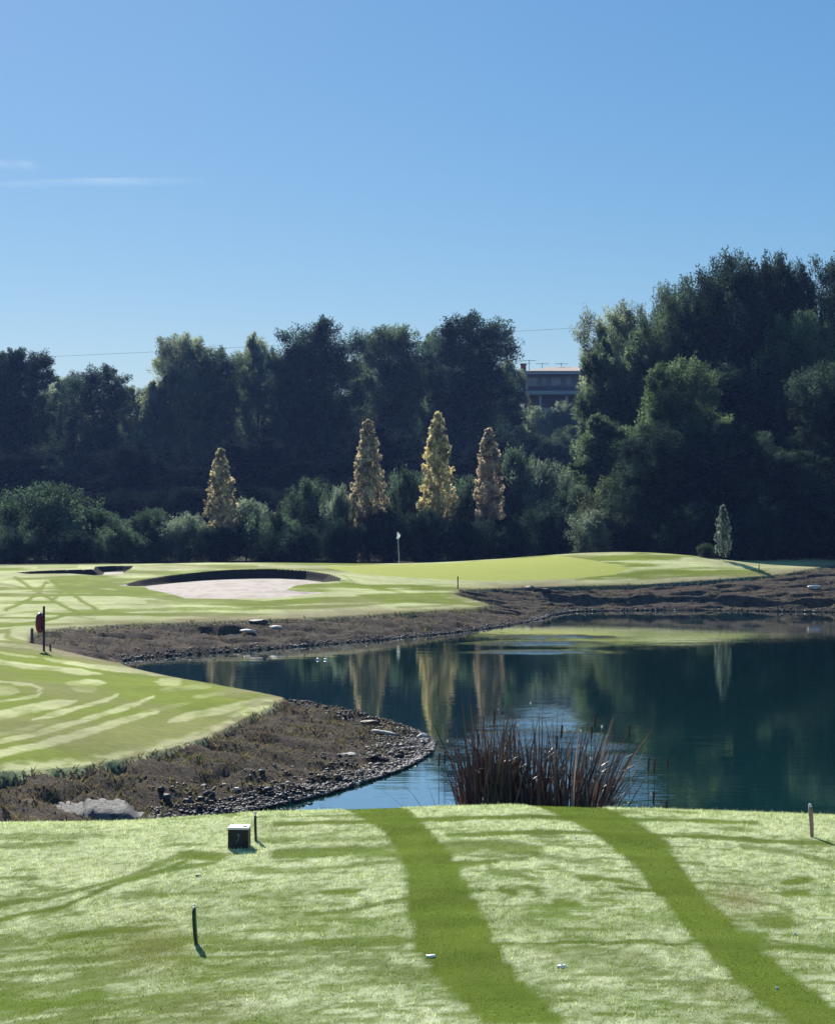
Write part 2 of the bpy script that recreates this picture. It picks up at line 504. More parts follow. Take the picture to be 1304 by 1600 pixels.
# ---- dew: 1 = pale dew, 0 = brushed green.  Strokes are laid out on the ground (x,y in plan, worked out from plan views of each lawn)
FW = [  # far and peninsula fairway: (points, half width px, strength)
    ([(-60, 1185), (60, 1172), (160, 1142), (250, 1110), (320, 1085)], 5.5, 1), ([(-60, 1205), (60, 1192), (200, 1160), (280, 1128)], 4, .7),
    ([(-60, 1160), (60, 1143), (150, 1120), (220, 1095), (262, 1074)], 6, 1),
    ([(-60, 1128), (40, 1122), (120, 1104), (190, 1085), (235, 1068), (240, 1058)], 7, 1),
    ([(-60, 1100), (40, 1100), (80, 1085), (88, 1072), (60, 1060), (-60, 1058)], 6, 1), ([(90, 1060), (70, 1080), (90, 1095)], 12, .9),
    ([(-60, 1043), (30, 1047), (120, 1053), (200, 1062)], 5, 1), ([(-60, 1025), (60, 1033), (140, 1043), (220, 1052), (330, 1066)], 4.5, 1),
    ([(-60, 1008), (50, 1014), (100, 1024), (180, 1040)], 3.5, .9), ([(-30, 990), (15, 985), (10, 995), (40, 1005)], 3.5, .8),
    ([(200, 1066), (250, 1060), (330, 1072), (240, 1092)], 8, .9), ([(330, 1066), (390, 1074), (300, 1092)], 6, .7), ([(-60, 1072), (20, 1075), (0, 1085)], 3, .6),
    # crossing tracks on the promontory
    ([(25, 903), (55, 922), (95, 945), (120, 957), (60, 972), (-40, 982)], 2.4, .95), ([(80, 908), (100, 920), (130, 940), (155, 957), (180, 957)], 2.4, .95),
    ([(10, 952), (45, 938), (60, 925), (72, 912)], 2.6, .9), ([(85, 935), (103, 921), (107, 913)], 2, .8), ([(-40, 908), (20, 915), (60, 922)], 1.5, .6),
    ([(120, 960), (170, 955), (260, 952), (420, 950), (560, 945), (660, 938)], 2.4, .7), ([(100, 918), (180, 928), (260, 934), (420, 942), (600, 932)], 3.5, .75),
    ([(150, 912), (200, 920), (230, 925)], 5, .8), ([(-40, 965), (60, 955), (150, 968)], 1.6, .5), ([(230, 940), (400, 945), (520, 938)], 3, .6),
    ([(520, 905), (560, 915), (620, 925), (700, 938), (740, 945)], 2, .5), ([(540, 900), (556, 915)], 1.2, .6), ([(560, 918), (640, 915), (700, 920)], 1.5, .5),
    ([(200, 885), (300, 882), (400, 884)], 1.5, .5), ([(60, 888), (120, 886)], 2, .5), ([(620, 950), (760, 942)], 1.5, .6),
    ([(900, 905), (1000, 893), (1100, 888), (1200, 890)], 2.5, .5), ([(920, 875), (1000, 868), (1060, 872)], 4, .5), ([(1000, 905), (1150, 895)], 1.5, .4)]
PALE = [([(-60, 1003), (0, 1005), (53, 1013), (160, 1032)], 2.0, .8), ([(70, 1029), (134, 1040), (198, 1047), (268, 1053), (330, 1058)], 2.8, 1),
        ([(-60, 1033), (0, 1035), (88, 1045), (159, 1053)], 3.6, 1), ([(-60, 1064), (0, 1066), (50, 1070), (66, 1077), (58, 1087), (0, 1095), (-60, 1100)], 5, .9), ([(-60, 1078), (30, 1079)], 6, .55),
        ([(102, 1067), (140, 1064), (166, 1067)], 3.5, .8), ([(112, 1074), (150, 1075)], 6, .45), ([(-60, 1124), (0, 1116), (53, 1105), (116, 1095)], 6, 1), ([(53, 1123), (123, 1105), (183, 1086)], 3, 1),
        ([(-60, 1158), (0, 1146), (70, 1132)], 2.5, .5), ([(-60, 1170), (0, 1158), (70, 1142), (141, 1121), (212, 1100), (240, 1089)], 3.6, 1), ([(-60, 1190), (0, 1178), (70, 1162), (141, 1142), (187, 1126), (247, 1112)], 4.6, 1),
        ([(265, 1126), (335, 1110), (385, 1100), (420, 1092)], 5.5, .9), ([(245, 1065), (284, 1064)], 5, .6), ([(250, 1078), (330, 1072)], 4, .35), ([(330, 1062), (400, 1066)], 4, .4), ([(200, 1120), (300, 1096)], 3, .3),
        ([(-60, 1018), (0, 1020), (60, 1027)], 1.8, .6), ([(300, 1088), (360, 1083)], 2.5, .4)]
GREEN = [(500, 885), (600, 882), (700, 880), (800, 874), (870, 868), (930, 876), (985, 888), (960, 898), (880, 905), (760, 908), (640, 903), (560, 897)]

def dew_far(px, py, gy):
    wx = 8 * (fbm(px / 40, py / 14, 3, 5) - .5); wy = 5 * (fbm(px / 38, py / 10, 9, 5) - .5)
    x, y = px + wx, py + wy
    g = np.zeros(px.shape)
    for L, w, st in FW:
        w = w * (1.22 if L[0][1] > 1000 else 1.0)
        g = np.maximum(g, st * sstep(w * 1.15, w * .85, line_d(x, y, L)))
    q = np.zeros(px.shape)
    for L, w, st in PALE:
        dx = (px + 60 - (L[0][0] + 60)) / max(40., L[-1][0] - L[0][0])
        tap = .35 + .65 * np.clip(3.2 * (1 - np.abs(2 * np.clip(dx, 0, 1) - 1)) + (.0 if L[0][0] > -50 else 9 * (dx < .5)), 0, 1)
        d_ = line_d(x + 5 * (fbm(px / 12, py / 3, 66) - .5), y + 3 * (fbm(px / 14, py / 4, 67) - .5), L)
        q = np.maximum(q, st * sstep(w * tap * 1.65, w * tap * .85, d_) * (.55 + .45 * sstep(.25, .5, fbm(px / 40, py / 8, 68))))
    g = np.where((gy < 63) & (py > 1000), 1 - q, g)
    pale = .62 + .5 * fbm(px / 24, py / 5, 17)
    pale = pale * (1 - .3 * sstep(290, 370, px - .6 * (py - 1060)) * (py > 1045) * sstep(.3, .55, fbm(px / 30, py / 8, 19)))
    mow = fbm(px / 160, py / 5.0, 44, 3)
    return np.clip(pale * (1 - .92 * g) - .75 * sstep(.42, .66, mow) * (py < 985), 0, 1)

# ------------------------------------------------------------------ ground sheet
uu = np.concatenate([-np.geomspace(3.2, .235, 26)[:-1], np.arange(-.23, .2301, .00105), np.geomspace(.235, 3.2, 26)[1:]])
yy = np.concatenate([np.arange(-60, 2, 4.), np.arange(2, 20, .4), np.arange(20, 64, .2), np.arange(64, 89, .22), np.arange(89, 108, .09), np.arange(108, 122, .24), np.arange(122, 150, 1.), np.arange(150, 300, 4.), np.arange(300, 721, 20.)])
sc_ = np.maximum(yy + 20, 32)
GX = (uu[None, :] * sc_[:, None]).ravel(); GY = np.repeat(yy, len(uu))
GZ, GS, GG, GSand, PX, PY = land(GX, GY)
glip = LIP['v']
inlawn = np.minimum(np.minimum(GX + 5.4, 5.4 - GX), np.minimum(GY - 2.5, 14.0 - GY))
GZ = np.where(inlawn > 0, GZ - .07 * np.clip(inlawn / .4, 0, 1), GZ)
nr, nc = len(yy), len(uu)
ii = (np.arange(nr - 1)[:, None] * nc + np.arange(nc - 1)[None, :]).ravel()
QF = np.stack([ii, ii + 1, ii + nc + 1, ii + nc], -1)
dew = np.where(GY > 20, dew_far(PX, PY, GY), .7)
# ragged pale fringe beside the bank on the peninsula
fr = sstep(26, 6, GG) * (GY < 60) * (PY > 1090) * (.35 + .65 * sstep(.35, .6, fbm(PX / 18, PY / 6, 61)))
dew = np.maximum(dew, fr * .95)
gsd = poly_sd(PX, PY, GREEN); gsd = np.where((GY > 85) & (GY < 125), gsd, -30)
dry = sstep(.45, .75, fbm(GX * .35, GY * .25, 71)) * .5 + sstep(16, 0, GG) * (GY > 20) * .75 * (1 - fr) + sstep(45, 5, GG) * (GY < 60) * (GY > 30) * sstep(300, 400, PX) * sstep(.35, .6, fbm(PX / 30, PY / 9, 77)) * .9

def ground_material():
    m, nd, lk = newmat('turf_and_bank')
    out = nd.new('ShaderNodeOutputMaterial'); b = nd.new('ShaderNodeBsdfPrincipled')
    fine = noise_tex(nd, lk, 9, 5, .7); mid = noise_tex(nd, lk, 2.2, 5, .65, scl=(1, .7, 1)); big = noise_tex(nd, lk, .35, 4, .6)
    micro = noise_tex(nd, lk, 30, 4, .7, scl=(1, .5, 1))
    dw = attr(nd, 'dew'); gr = attr(nd, 'grass'); sa = attr(nd, 'sand'); gn = attr(nd, 'green'); dr = attr(nd, 'dry')
    d2 = mathn(nd, lk, 'MULTIPLY_ADD', mathn(nd, lk, 'SUBTRACT', fine.outputs['Fac'], .5), .55, dw)
    dr1 = ramp(nd, [(.15, 0), (.85, 1)]); lk.new(d2, dr1.inputs[0])
    gcol = mixc(nd, lk, micro.outputs['Fac'], (.14, .19, .012), (.22, .28, .03))
    dcol = mixc(nd, lk, fine.outputs['Fac'], (.40, .43, .17), (.62, .64, .34))
    turf = mixc(nd, lk, dr1.outputs[0], gcol, dcol)
    turf = mixc(nd, lk, mathn(nd, lk, 'MULTIPLY', dr, mathn(nd, lk, 'MULTIPLY_ADD', fine.outputs['Fac'], .9, .35), clamp=True), turf, (.27, .22, .13))
    gm_ = ramp(nd, [(.3, .72), (.7, 1.18)]); lk.new(noise_tex(nd, lk, 3.5, 5, .75, scl=(1, 2.2, 1)).outputs['Fac'], gm_.inputs[0])
    turf = mixc(nd, lk, 1.0, turf, gm_.outputs[0], 'MULTIPLY')
    bgm = ramp(nd, [(.35, .82), (.65, 1.12)]); lk.new(big.outputs['Fac'], bgm.inputs[0])
    turf = mixc(nd, lk, 1.0, turf, bgm.outputs[0], 'MULTIPLY')
    gnr = ramp(nd, [(.46, 0), (.54, 1)]); lk.new(gn, gnr.inputs[0])
    pg = mixc(nd, lk, mid.outputs['Fac'], (.33, .37, .075), (.40, .42, .10))
    turf = mixc(nd, lk, gnr.outputs[0], turf, pg)
    # bank: dry clods, dead grass
    bc = ramp(nd, [(.34, (.022, .020, .022)), (.47, (.085, .068, .055)), (.60, (.145, .115, .085)), (.78, (.27, .225, .165))])
    bn = mathn(nd, lk, 'ADD', mathn(nd, lk, 'MULTIPLY', fine.outputs['Fac'], .55), mathn(nd, lk, 'MULTIPLY', mid.outputs['Fac'], .45))
    lk.new(bn, bc.inputs[0])
    wet = attr(nd, 'wet')
    bank = mixc(nd, lk, wet, bc.outputs[0], (.05, .045, .042))
    gs = mathn(nd, lk, 'MULTIPLY_ADD', mathn(nd, lk, 'SUBTRACT', fine.outputs['Fac'], .5), .9, gr)
    gsr = ramp(nd, [(.47, 0), (.53, 1)]); lk.new(gs, gsr.inputs[0])
    col = mixc(nd, lk, gsr.outputs[0], bank, turf)
    sar = ramp(nd, [(.47, 0), (.53, 1)])
    lk.new(mathn(nd, lk, 'MULTIPLY_ADD', mathn(nd, lk, 'SUBTRACT', mid.outputs['Fac'], .5), .12, sa), sar.inputs[0])
    sc1 = mixc(nd, lk, mid.outputs['Fac'], (.50, .43, .37), (.64, .57, .50))
    sn = noise_tex(nd, lk, 1.1, 6, .75, scl=(1, .6, 1)); snr = ramp(nd, [(.46, 0), (.66, 1)]); lk.new(sn.outputs['Fac'], snr.inputs[0])
    sc1 = mixc(nd, lk, mathn(nd, lk, 'MULTIPLY', snr.outputs[0], .75), sc1, (.34, .27, .22))
    col = mixc(nd, lk, sar.outputs[0], col, sc1)
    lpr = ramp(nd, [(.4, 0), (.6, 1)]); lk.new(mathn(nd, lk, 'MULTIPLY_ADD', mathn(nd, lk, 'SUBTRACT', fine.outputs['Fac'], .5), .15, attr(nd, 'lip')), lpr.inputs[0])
    col = mixc(nd, lk, lpr.outputs[0], col, (.030, .028, .024))  # sod face of the bunker lip, painted near black to carry its shade
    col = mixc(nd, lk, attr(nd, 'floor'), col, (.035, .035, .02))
    lk.new(col, b.inputs['Base Color'])
    b.inputs['Roughness'].default_value = .85
    b.inputs['Specular IOR Level'].default_value = .02
    h = mathn(nd, lk, 'ADD', mathn(nd, lk, 'MULTIPLY', fine.outputs['Fac'], .6), mathn(nd, lk, 'MULTIPLY', micro.outputs['Fac'], .4))
    bp = nd.new('ShaderNodeBump'); bp.inputs['Distance'].default_value = .13
    lk.new(mathn(nd, lk, 'MULTIPLY_ADD', gsr.outputs[0], -.65, .9), bp.inputs['Strength'])
    lk.new(h, bp.inputs['Height']); lk.new(bp.outputs[0], b.inputs['Normal'])
    lk.new(b.outputs[0], out.inputs[0])
    return m
M_ground = ground_material()
n01 = lambda d, k: np.clip(d / k * .5 + .5, 0, 1)
ground = mesh_np('ground', np.stack([GX, GY, GZ], -1), QF, M_ground, smooth=True,
                 attrs={'dew': dew, 'grass': n01(GG, 10), 'sand': n01(GSand, .6), 'green': n01(gsd, 6), 'dry': np.clip(dry, 0, 1),
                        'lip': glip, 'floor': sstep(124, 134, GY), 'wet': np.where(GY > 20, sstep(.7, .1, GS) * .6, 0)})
tag(ground, 'fairway turf, bunkers and bare eroded banks around the pond', kind='structure')

# ------------------------------------------------------------------ pond
def water_material():
    m, nd, lk = newmat('pond_water')
    out = nd.new('ShaderNodeOutputMaterial'); b = nd.new('ShaderNodeBsdfPrincipled')
    b.inputs['Base Color'].default_value = (.002, .046, .034, 1)
    b.inputs['Roughness'].default_value = .035
    b.inputs['IOR'].default_value = 1.5
    b.inputs['Coat Weight'].default_value = 1; b.inputs['Coat Roughness'].default_value = .02; b.inputs['Coat IOR'].default_value = 1.5
    lo = noise_tex(nd, lk, .9, 3, .5, scl=(.6, 1.6, 1)); hi = noise_tex(nd, lk, 4.0, 3, .55, scl=(.5, 1.6, 1))
    rp = attr(nd, 'ripple')
    h = mathn(nd, lk, 'ADD', mathn(nd, lk, 'MULTIPLY', lo.outputs['Fac'], .011),
              mathn(nd, lk, 'MULTIPLY', hi.outputs['Fac'], mathn(nd, lk, 'MULTIPLY_ADD', rp, .6, .0022)))
    bp = nd.new('ShaderNodeBump'); bp.inputs['Strength'].default_value = 1; bp.inputs['Distance'].default_value = .25
    lk.new(h, bp.inputs['Height']); lk.new(bp.outputs[0], b.inputs['Normal']); lk.new(bp.outputs[0], b.inputs['Coat Normal'])
    lk.new(b.outputs[0], out.inputs[0])
    return m
wx = np.linspace(-30, 66, 385); wy = np.linspace(13, 104, 365)
WXg, WYg = [a.ravel() for a in np.meshgrid(wx, wy)]
ni, nj = len(wy), len(wx)
ii = (np.arange(ni - 1)[:, None] * nj + np.arange(nj - 1)[None, :]).ravel()
def ell(cx, cy, rx, ry): return np.exp(-(((WXg - cx) / rx) ** 2 + ((WYg - cy) / ry) ** 2) ** .9)
cx1, cy1 = onz(862, 1180, 0)
rip = ell(cx1, cy1, 1.0, 4.5) * 1.0 + .5 * ell(XY(865, 77), 77, 1.6, .8) + .6 * ell(XY(850, 73), 73, 1.5, .9) + .6 * ell(XY(845, 68.5), 68.5, 1.5, .6)
rip = np.clip(rip, 0, 1) * (.15 + .85 * sstep(.35, .65, fbm(WXg * 1.1, WYg * 1.0, 4)))
water = mesh_np('water', np.stack([WXg, WYg, np.zeros_like(WXg)], -1), np.stack([ii, ii + 1, ii + nj + 1, ii + nj], -1), water_material(), attrs={'ripple': rip})
tag(water, 'dark still pond reflecting the trees', kind='structure')

# ------------------------------------------------------------------ tee lawn in the foreground
T1 = [(545, 1262), (600, 1300), (628, 1340), (637, 1420), (645, 1480), (690, 1540), (760, 1605), (885, 1605), (810, 1530), (770, 1465), (735, 1390), (700, 1330), (640, 1262), (600, 1230), (520, 1230)]
T2 = [(830, 1256), (920, 1300), (985, 1350), (1040, 1420), (1100, 1490), (1190, 1570), (1240, 1600), (1420, 1640), (1370, 1610), (1304, 1570), (1210, 1500), (1130, 1430), (1075, 1370),
      (1040, 1312), (950, 1258), (910, 1230), (800, 1230)]
TS = [([(430, 1281), (640, 1280), (960, 1281), (1180, 1279)], 1.3, .9), ([(700, 1307), (860, 1305), (1100, 1306), (1300, 1309)], 1.6, .8), ([(400, 1306), (560, 1309), (640, 1312)], 2, .5),
      ([(430, 1330), (560, 1325), (640, 1338)], 7, .75), ([(780, 1477), (900, 1478), (1080, 1476), (1310, 1474)], 3.2, .85), ([(320, 1478), (480, 1473), (640, 1468)], 5, .7),
      ([(690, 1330), (760, 1325), (840, 1335)], 9, .7), ([(700, 1355), (780, 1350)], 4, .8), ([(760, 1362), (830, 1380)], 5, .7), ([(-20, 1412), (90, 1395), (190, 1362), (290, 1335)], 3.5, .9),
      ([(-20, 1385), (110, 1370), (230, 1348), (340, 1340)], 3, .7), ([(285, 1324), (345, 1330)], 6, .9), ([(190, 1356), (250, 1335), (300, 1320)], 3.2, .7),
      ([(-20, 1452), (100, 1440), (180, 1432)], 3, .6), ([(80, 1447), (180, 1437), (260, 1440)], 2.5, .8), ([(-20, 1530), (90, 1518), (220, 1492)], 7, .6), ([(120, 1490), (200, 1470), (260, 1450)], 3, .3),
      ([(-20, 1545), (60, 1550), (160, 1540)], 8, .75), ([(500, 1393), (560, 1388)], 2, .8), ([(480, 1424), (580, 1414), (640, 1400)], 2, .7), ([(300, 1435), (430, 1425), (560, 1430)], 6, .35),
      ([(400, 1357), (520, 1355), (640, 1345)], 3, .6), ([(840, 1345), (960, 1352)], 3, .5), ([(900, 1374), (990, 1380)], 2.5, .9), ([(965, 1390), (1030, 1394)], 2, .9), ([(870, 1418), (905, 1416)], 5, .85),
      ([(785, 1395), (805, 1400)], 4, .8), ([(825, 1392), (845, 1405)], 4, .8), ([(820, 1485), (960, 1492)], 3, .6), ([(1225, 1373), (1262, 1366)], 5, .9), ([(1222, 1392), (1262, 1388)], 6, .95),
      ([(1198, 1438), (1225, 1436)], 9, .7), ([(1160, 1318), (1230, 1324), (1304, 1340)], 4, .6), ([(1100, 1395), (1240, 1418)], 2.5, .6), ([(1160, 1460), (1190, 1466)], 8, .8), ([(1190, 1480), (1310, 1478)], 3, .8),
      ([(880, 1505), (1000, 1512)], 18, .35), ([(720, 1550), (860, 1548)], 8, .4), ([(560, 1330), (640, 1330)], 10, .6), ([(580, 1520), (680, 1530)], 14, .4), ([(330, 1515), (480, 1500), (600, 1500)], 6, .45),
      ([(300, 1460), (420, 1470), (560, 1480)], 5, .5), ([(0, 1282), (160, 1284)], 3.5, .5), ([(0, 1298), (120, 1294)], 1.5, .6), ([(-20, 1590), (300, 1588), (620, 1590)], 5, .4), ([(300, 1388), (420, 1395), (500, 1385)], 5, .35)]
def dew_tee(x, y):
    px = 652 + F * x / y; py = 800 + F * 1.63 / y
    q = (py - 1250) / 200 + .35
    wx = 22 * q * (fbm(px / 34, py / 9, 101) - .5); wy = 12 * q * (fbm(px / 50, py / 12, 102) - .5)
    sx, sy = px + wx, py + wy
    g = np.zeros(px.shape)
    for P in (T1, T2):
        g = np.maximum(g, .97 * sstep(-3, 3, poly_sd(px + wx * .25, py + wy * .15, P)))
    s = np.zeros(px.shape)
    for L, w, st in TS:
        w = max(w, 3.2); st = min(1, st * 1.3)
        s = np.maximum(s, st * sstep(w * 1.7, w * .7, line_d(sx, sy, L)))
    # faint wind-brushed streaks running across, denser at lower left
    n = fbm(px / 70 + py / 60, py / 6 - px / 300, 110, 5)
    dens = .09 + .10 * sstep(1380, 1600, py) * sstep(700, 100, px) + .07 * sstep(1300, 1500, py)
    s = np.maximum(s, sstep(.70 - dens, .80 - dens, n) * .8)
    pale = .80 + .25 * fbm(px / 22, py / 8, 115) - (.22 + .12 * sstep(700, 200, px)) * sstep(1310, 1480, py) + .08 * sstep(1560, 1600, py) - .28 * sstep(.42, .7, fbm(px / 150, py / 30, 118)) * sstep(1290, 1380, py)
    mott = .55 + .75 * sstep(.34, .60, fbm(x * 55, y * 26, 161, 4))
    return np.clip(pale * mott * (1 - g) * (1 - .92 * s), 0, 1), g, s
lx = np.arange(-5.4, 5.401, .03); ly = np.arange(2.5, 14.01, .028)
LX, LY = [a.ravel() for a in np.meshgrid(lx, ly)]
LZ = tee_surf(LX, LY) + .004
ni, nj = len(ly), len(lx)
ii = (np.arange(ni - 1)[:, None] * nj + np.arange(nj - 1)[None, :]).ravel()
dt, gt, _ = dew_tee(LX, LY)
def teecol(d, g, x, y, k=None):
    d = d[:, None]; g = g[:, None]
    n = fbm(x * 9, y * 5, 131)[:, None]
    green = np.array([.135, .20, .034]) * (1 - n) + np.array([.20, .27, .045]) * n
    green = green * np.where(g > .5, 1.0, 1.0)
    pal = np.array([.54, .62, .34]) * (1 - n) + np.array([.80, .85, .56]) * n
    green = green * (.72 + .5 * fbm(x * 1.3, y * 5, 133))[:, None]
    c_ = green * (1 - d) + pal * d
    br = sstep(.62, .8, fbm(x * 3, y * 2, 141))[:, None] * .3
    px = 652 + F * x / y; py = 800 + F * 1.63 / y
    spot = np.exp(-((px - 1160) / 40) ** 2 - ((py - 1405) / 22) ** 2)[:, None] * .6 + np.exp(-((px - 235) / 60) ** 2 - ((py - 1470) / 40) ** 2)[:, None] * .35
    c_ = c_ * (1 - br * .5) + np.array([.24, .20, .09]) * br * .5
    return c_ * (1 - spot) + np.array([.25, .2, .09]) * spot
def lawn_base_mat():
    m, nd, lk = newmat('tee_turf')
    out = nd.new('ShaderNodeOutputMaterial'); b = nd.new('ShaderNodeBsdfPrincipled')
    n = noise_tex(nd, lk, 120, 3, .7)
    c1 = mixc(nd, lk, 1.0, attr(nd, 'col', False), mixc(nd, lk, n.outputs['Fac'], (.6, .6, .6), (1.1, 1.1, 1.1)), 'MULTIPLY')
    lk.new(c1, b.inputs['Base Color']); b.inputs['Roughness'].default_value = .9; b.inputs['Specular IOR Level'].default_value = 0
    bp = nd.new('ShaderNodeBump'); bp.inputs['Distance'].default_value = .01
    lk.new(n.outputs['Fac'], bp.inputs['Height']); lk.new(bp.outputs[0], b.inputs['Normal'])
    lk.new(b.outputs[0], out.inputs[0])
    return m
lawn = mesh_np('tee_lawn', np.stack([LX, LY, LZ], -1), np.stack([ii, ii + 1, ii + nj + 1, ii + nj], -1), lawn_base_mat(), attrs={'col': teecol(dt, gt, LX, LY)}, smooth=True)
tag(lawn, 'mown tee turf under the dewy grass in the foreground', kind='structure')

def make_blades(n):
    y = 5.2 + (12.4 - 5.2) * rng.random(n * 2) ** .8
    x = (rng.random(n * 2) * 2 - 1) * 5.3
    k = np.abs(x) < .245 * y + 2.2
    x, y = x[k][:n], y[k][:n]
    n = len(x)
    d, g, s = dew_tee(x, y)
    cl = fbm(x * 14, y * 14, 151, 3)
    L = (.007 + .010 * rng.random(n)) * (.6 + .9 * cl) * np.where(g > .5, .62, 1.0) * (1 - .45 * np.clip(s, 0, 1)) * np.where((g < .5) & (rng.random(n) < .03), 1.8, 1.0)
    w = .0026 + .0022 * rng.random(n)
    a = rng.random(n) * np.pi * 2; lean = .15 + .75 * rng.random(n)
    rx, ry = np.cos(a), np.sin(a)
    z = tee_surf(x, y) + .002
    b = rng.random(n) * np.pi
    ux, uy = np.cos(b) * w / 2, np.sin(b) * w / 2
    V = np.empty((n, 3, 3))
    V[:, 0] = np.stack([x - ux, y - uy, z], -1); V[:, 1] = np.stack([x + ux, y + uy, z], -1)
    V[:, 2] = np.stack([x + rx * L * lean, y + ry * L * lean, z + L * np.sqrt(np.maximum(.1, 1 - .5 * lean ** 2))], -1)
    c0 = teecol(d, g, x, y)
    c0 = c0 * (.7 + .6 * rng.random(n)[:, None])
    C = np.repeat(c0, 3, axis=0)
    
    return V.reshape(-1, 3), np.arange(n * 3).reshape(-1, 3), np.clip(C, 0, .92), np.repeat(d, 3)
BV, BF, BC, BD = make_blades(660000)
blades = mesh_np('grass', BV, BF, leaf_mat('dewy_grass', trans=.45, var=.2, attrcol=True, tint=(1.12, 1.12, .85), gloss='dewf'), attrs={'col': BC, 'dewf': BD})
tag(blades, 'short dewy grass blades covering the tee', 'grass', kind='stuff')

# ------------------------------------------------------------------ stones and dead grass on the banks
def zat(x, y):
    return land(np.array([x], float), np.array([y], float))[0][0]

_ico = None
def ico():
    p = (1 + 5 ** .5) / 2
    v = np.array([(-1, p, 0), (1, p, 0), (-1, -p, 0), (1, -p, 0), (0, -1, p), (0, 1, p), (0, -1, -p), (0, 1, -p), (p, 0, -1), (p, 0, 1), (-p, 0, -1), (-p, 0, 1)], float)
    v /= np.linalg.norm(v[0])
    f = np.array([(0, 11, 5), (0, 5, 1), (0, 1, 7), (0, 7, 10), (0, 10, 11), (1, 5, 9), (5, 11, 4), (11, 10, 2), (10, 7, 6), (7, 1, 8), (3, 9, 4), (3, 4, 2), (3, 2, 6), (3, 6, 8), (3, 8, 9),
                  (4, 9, 5), (2, 4, 11), (6, 2, 10), (8, 6, 7), (9, 8, 1)])
    return v, f
def rocks_np(x, y, z, s, flat=.65):
    iv, jf = ico(); n = len(x)
    J = iv[None] * (.72 + .5 * rng.random((n, 12, 1)))
    S = np.stack([s * (.8 + .6 * rng.random(n)), s * (.8 + .5 * rng.random(n)), s * flat * (.8 + .5 * rng.random(n))], -1)
    J = J * S[:, None, :]
    a = rng.random(n) * 2 * np.pi
    ca, sa = np.cos(a)[:, None], np.sin(a)[:, None]
    X = J[..., 0] * ca - J[..., 1] * sa; Y = J[..., 0] * sa + J[..., 1] * ca
    V = np.stack([X + x[:, None], Y + y[:, None], J[..., 2] + z[:, None]], -1)
    Fc = jf[None] + (np.arange(n) * 12)[:, None, None]
    return V.reshape(-1, 3), Fc.reshape(-1, 3)

def rock_mat(name, attrcol=True, col=(.1, .1, .1)):
    m, nd, lk = newmat(name)
    out = nd.new('ShaderNodeOutputMaterial'); b = nd.new('ShaderNodeBsdfPrincipled')
    n = noise_tex(nd, lk, 18, 5, .7)
    base = attr(nd, 'col', False) if attrcol else None
    if not attrcol:
        rgb = nd.new('ShaderNodeRGB'); rgb.outputs[0].default_value = (*col, 1); base = rgb.outputs[0]
    g = nd.new('ShaderNodeNewGeometry')
    rr = ramp(nd, [(0, .6), (1, 1.5)] if attrcol else [(0, .95), (1, 1.05)]); lk.new(g.outputs['Random Per Island'], rr.inputs[0])
    c1 = mixc(nd, lk, 1.0, base, rr.outputs[0], 'MULTIPLY')
    nr_ = ramp(nd, [(.3, .55), (.7, 1.25)]); lk.new(n.outputs['Fac'], nr_.inputs[0])
    c1 = mixc(nd, lk, 1.0, c1, nr_.outputs[0], 'MULTIPLY')
    lk.new(c1, b.inputs['Base Color']); b.inputs['Roughness'].default_value = .6; b.inputs['Specular IOR Level'].default_value = .3
    bp = nd.new('ShaderNodeBump'); bp.inputs['Strength'].default_value = .6; bp.inputs['Distance'].default_value = .03
    lk.new(n.outputs['Fac'], bp.inputs['Height']); lk.new(bp.outputs[0], b.inputs['Normal'])
    lk.new(b.outputs[0], out.inputs[0])
    return m

def sample_shore(n, i0, i1, lo, hi):
    """points near a stretch of shoreline, offset inland by lo..hi metres"""
    P = LAKE[i0:i1]
    e = np.diff(P, axis=0); L = np.linalg.norm(e, axis=1); cum = np.concatenate([[0], np.cumsum(L)])
    t = rng.random(n) * cum[-1]; k = np.clip(np.searchsorted(cum, t) - 1, 0, len(L) - 1)
    f = (t - cum[k]) / L[k]
    p = P[k] + e[k] * f[:, None]
    nrm = np.stack([-e[:, 1], e[:, 0]], -1) / L[:, None]
    o = lo + (hi - lo) * rng.random(n) ** 1.3
    q = p + nrm[k] * o[:, None]
    s = -poly_sd(q[:, 0], q[:, 1], LAKE)
    bad = (s < 0) & (o > 0)
    q = np.where(bad[:, None], p - nrm[k] * o[:, None], q)
    return q
iN, iT = len(SHORE_W), len(SHORE_W) + len(PEN_N)
sets = []
for n, i0, i1, lo, hi, s0, s1, fl in [
        (7500, iT, iT + len(PEN_TIP) + 2, -.1, .65, .013, .045, 0), (900, iT, iT + len(PEN_TIP), .2, 1.8, .012, .035, 0), (4200, iT - 3, iT + 5, -.1, 1.3, .013, .045, 0), (90, iT, iT + len(PEN_TIP), 0, 1.6, .05, .11, 0),
        (1300, 5, iN, -.1, .45, .02, .055, 1), (1300, 0, 7, -.1, .5, .022, .065, 1)]:
    q = sample_shore(n, i0, i1, lo, hi)
    z, s, g, *_ = land(q[:, 0], q[:, 1])
    keep = (g < -3) & (s > -.25)
    q, z, s = q[keep], z[keep], s[keep]
    sz = s0 + (s1 - s0) * rng.random(len(q)) ** 2
    V, Fc = rocks_np(q[:, 0], q[:, 1], np.maximum(z, -.03) + sz * .25, sz)
    dark = np.array([.034, .037, .046]); tan = np.array([.11, .095, .08])
    t = (rng.random(len(q)) < (.65 if fl else .22))[:, None]
    C = np.where(t, tan, dark)
    pale = ((s < .12) & (rng.random(len(q)) < .10))[:, None]
    C = np.where(pale, np.array([.5, .48, .44]), C)  # some waterline stones coloured pale to stand in for wet sun glints
    sets.append((V, Fc, np.repeat(C, 12, axis=0)))
off = 0; VV, FF, CC = [], [], []
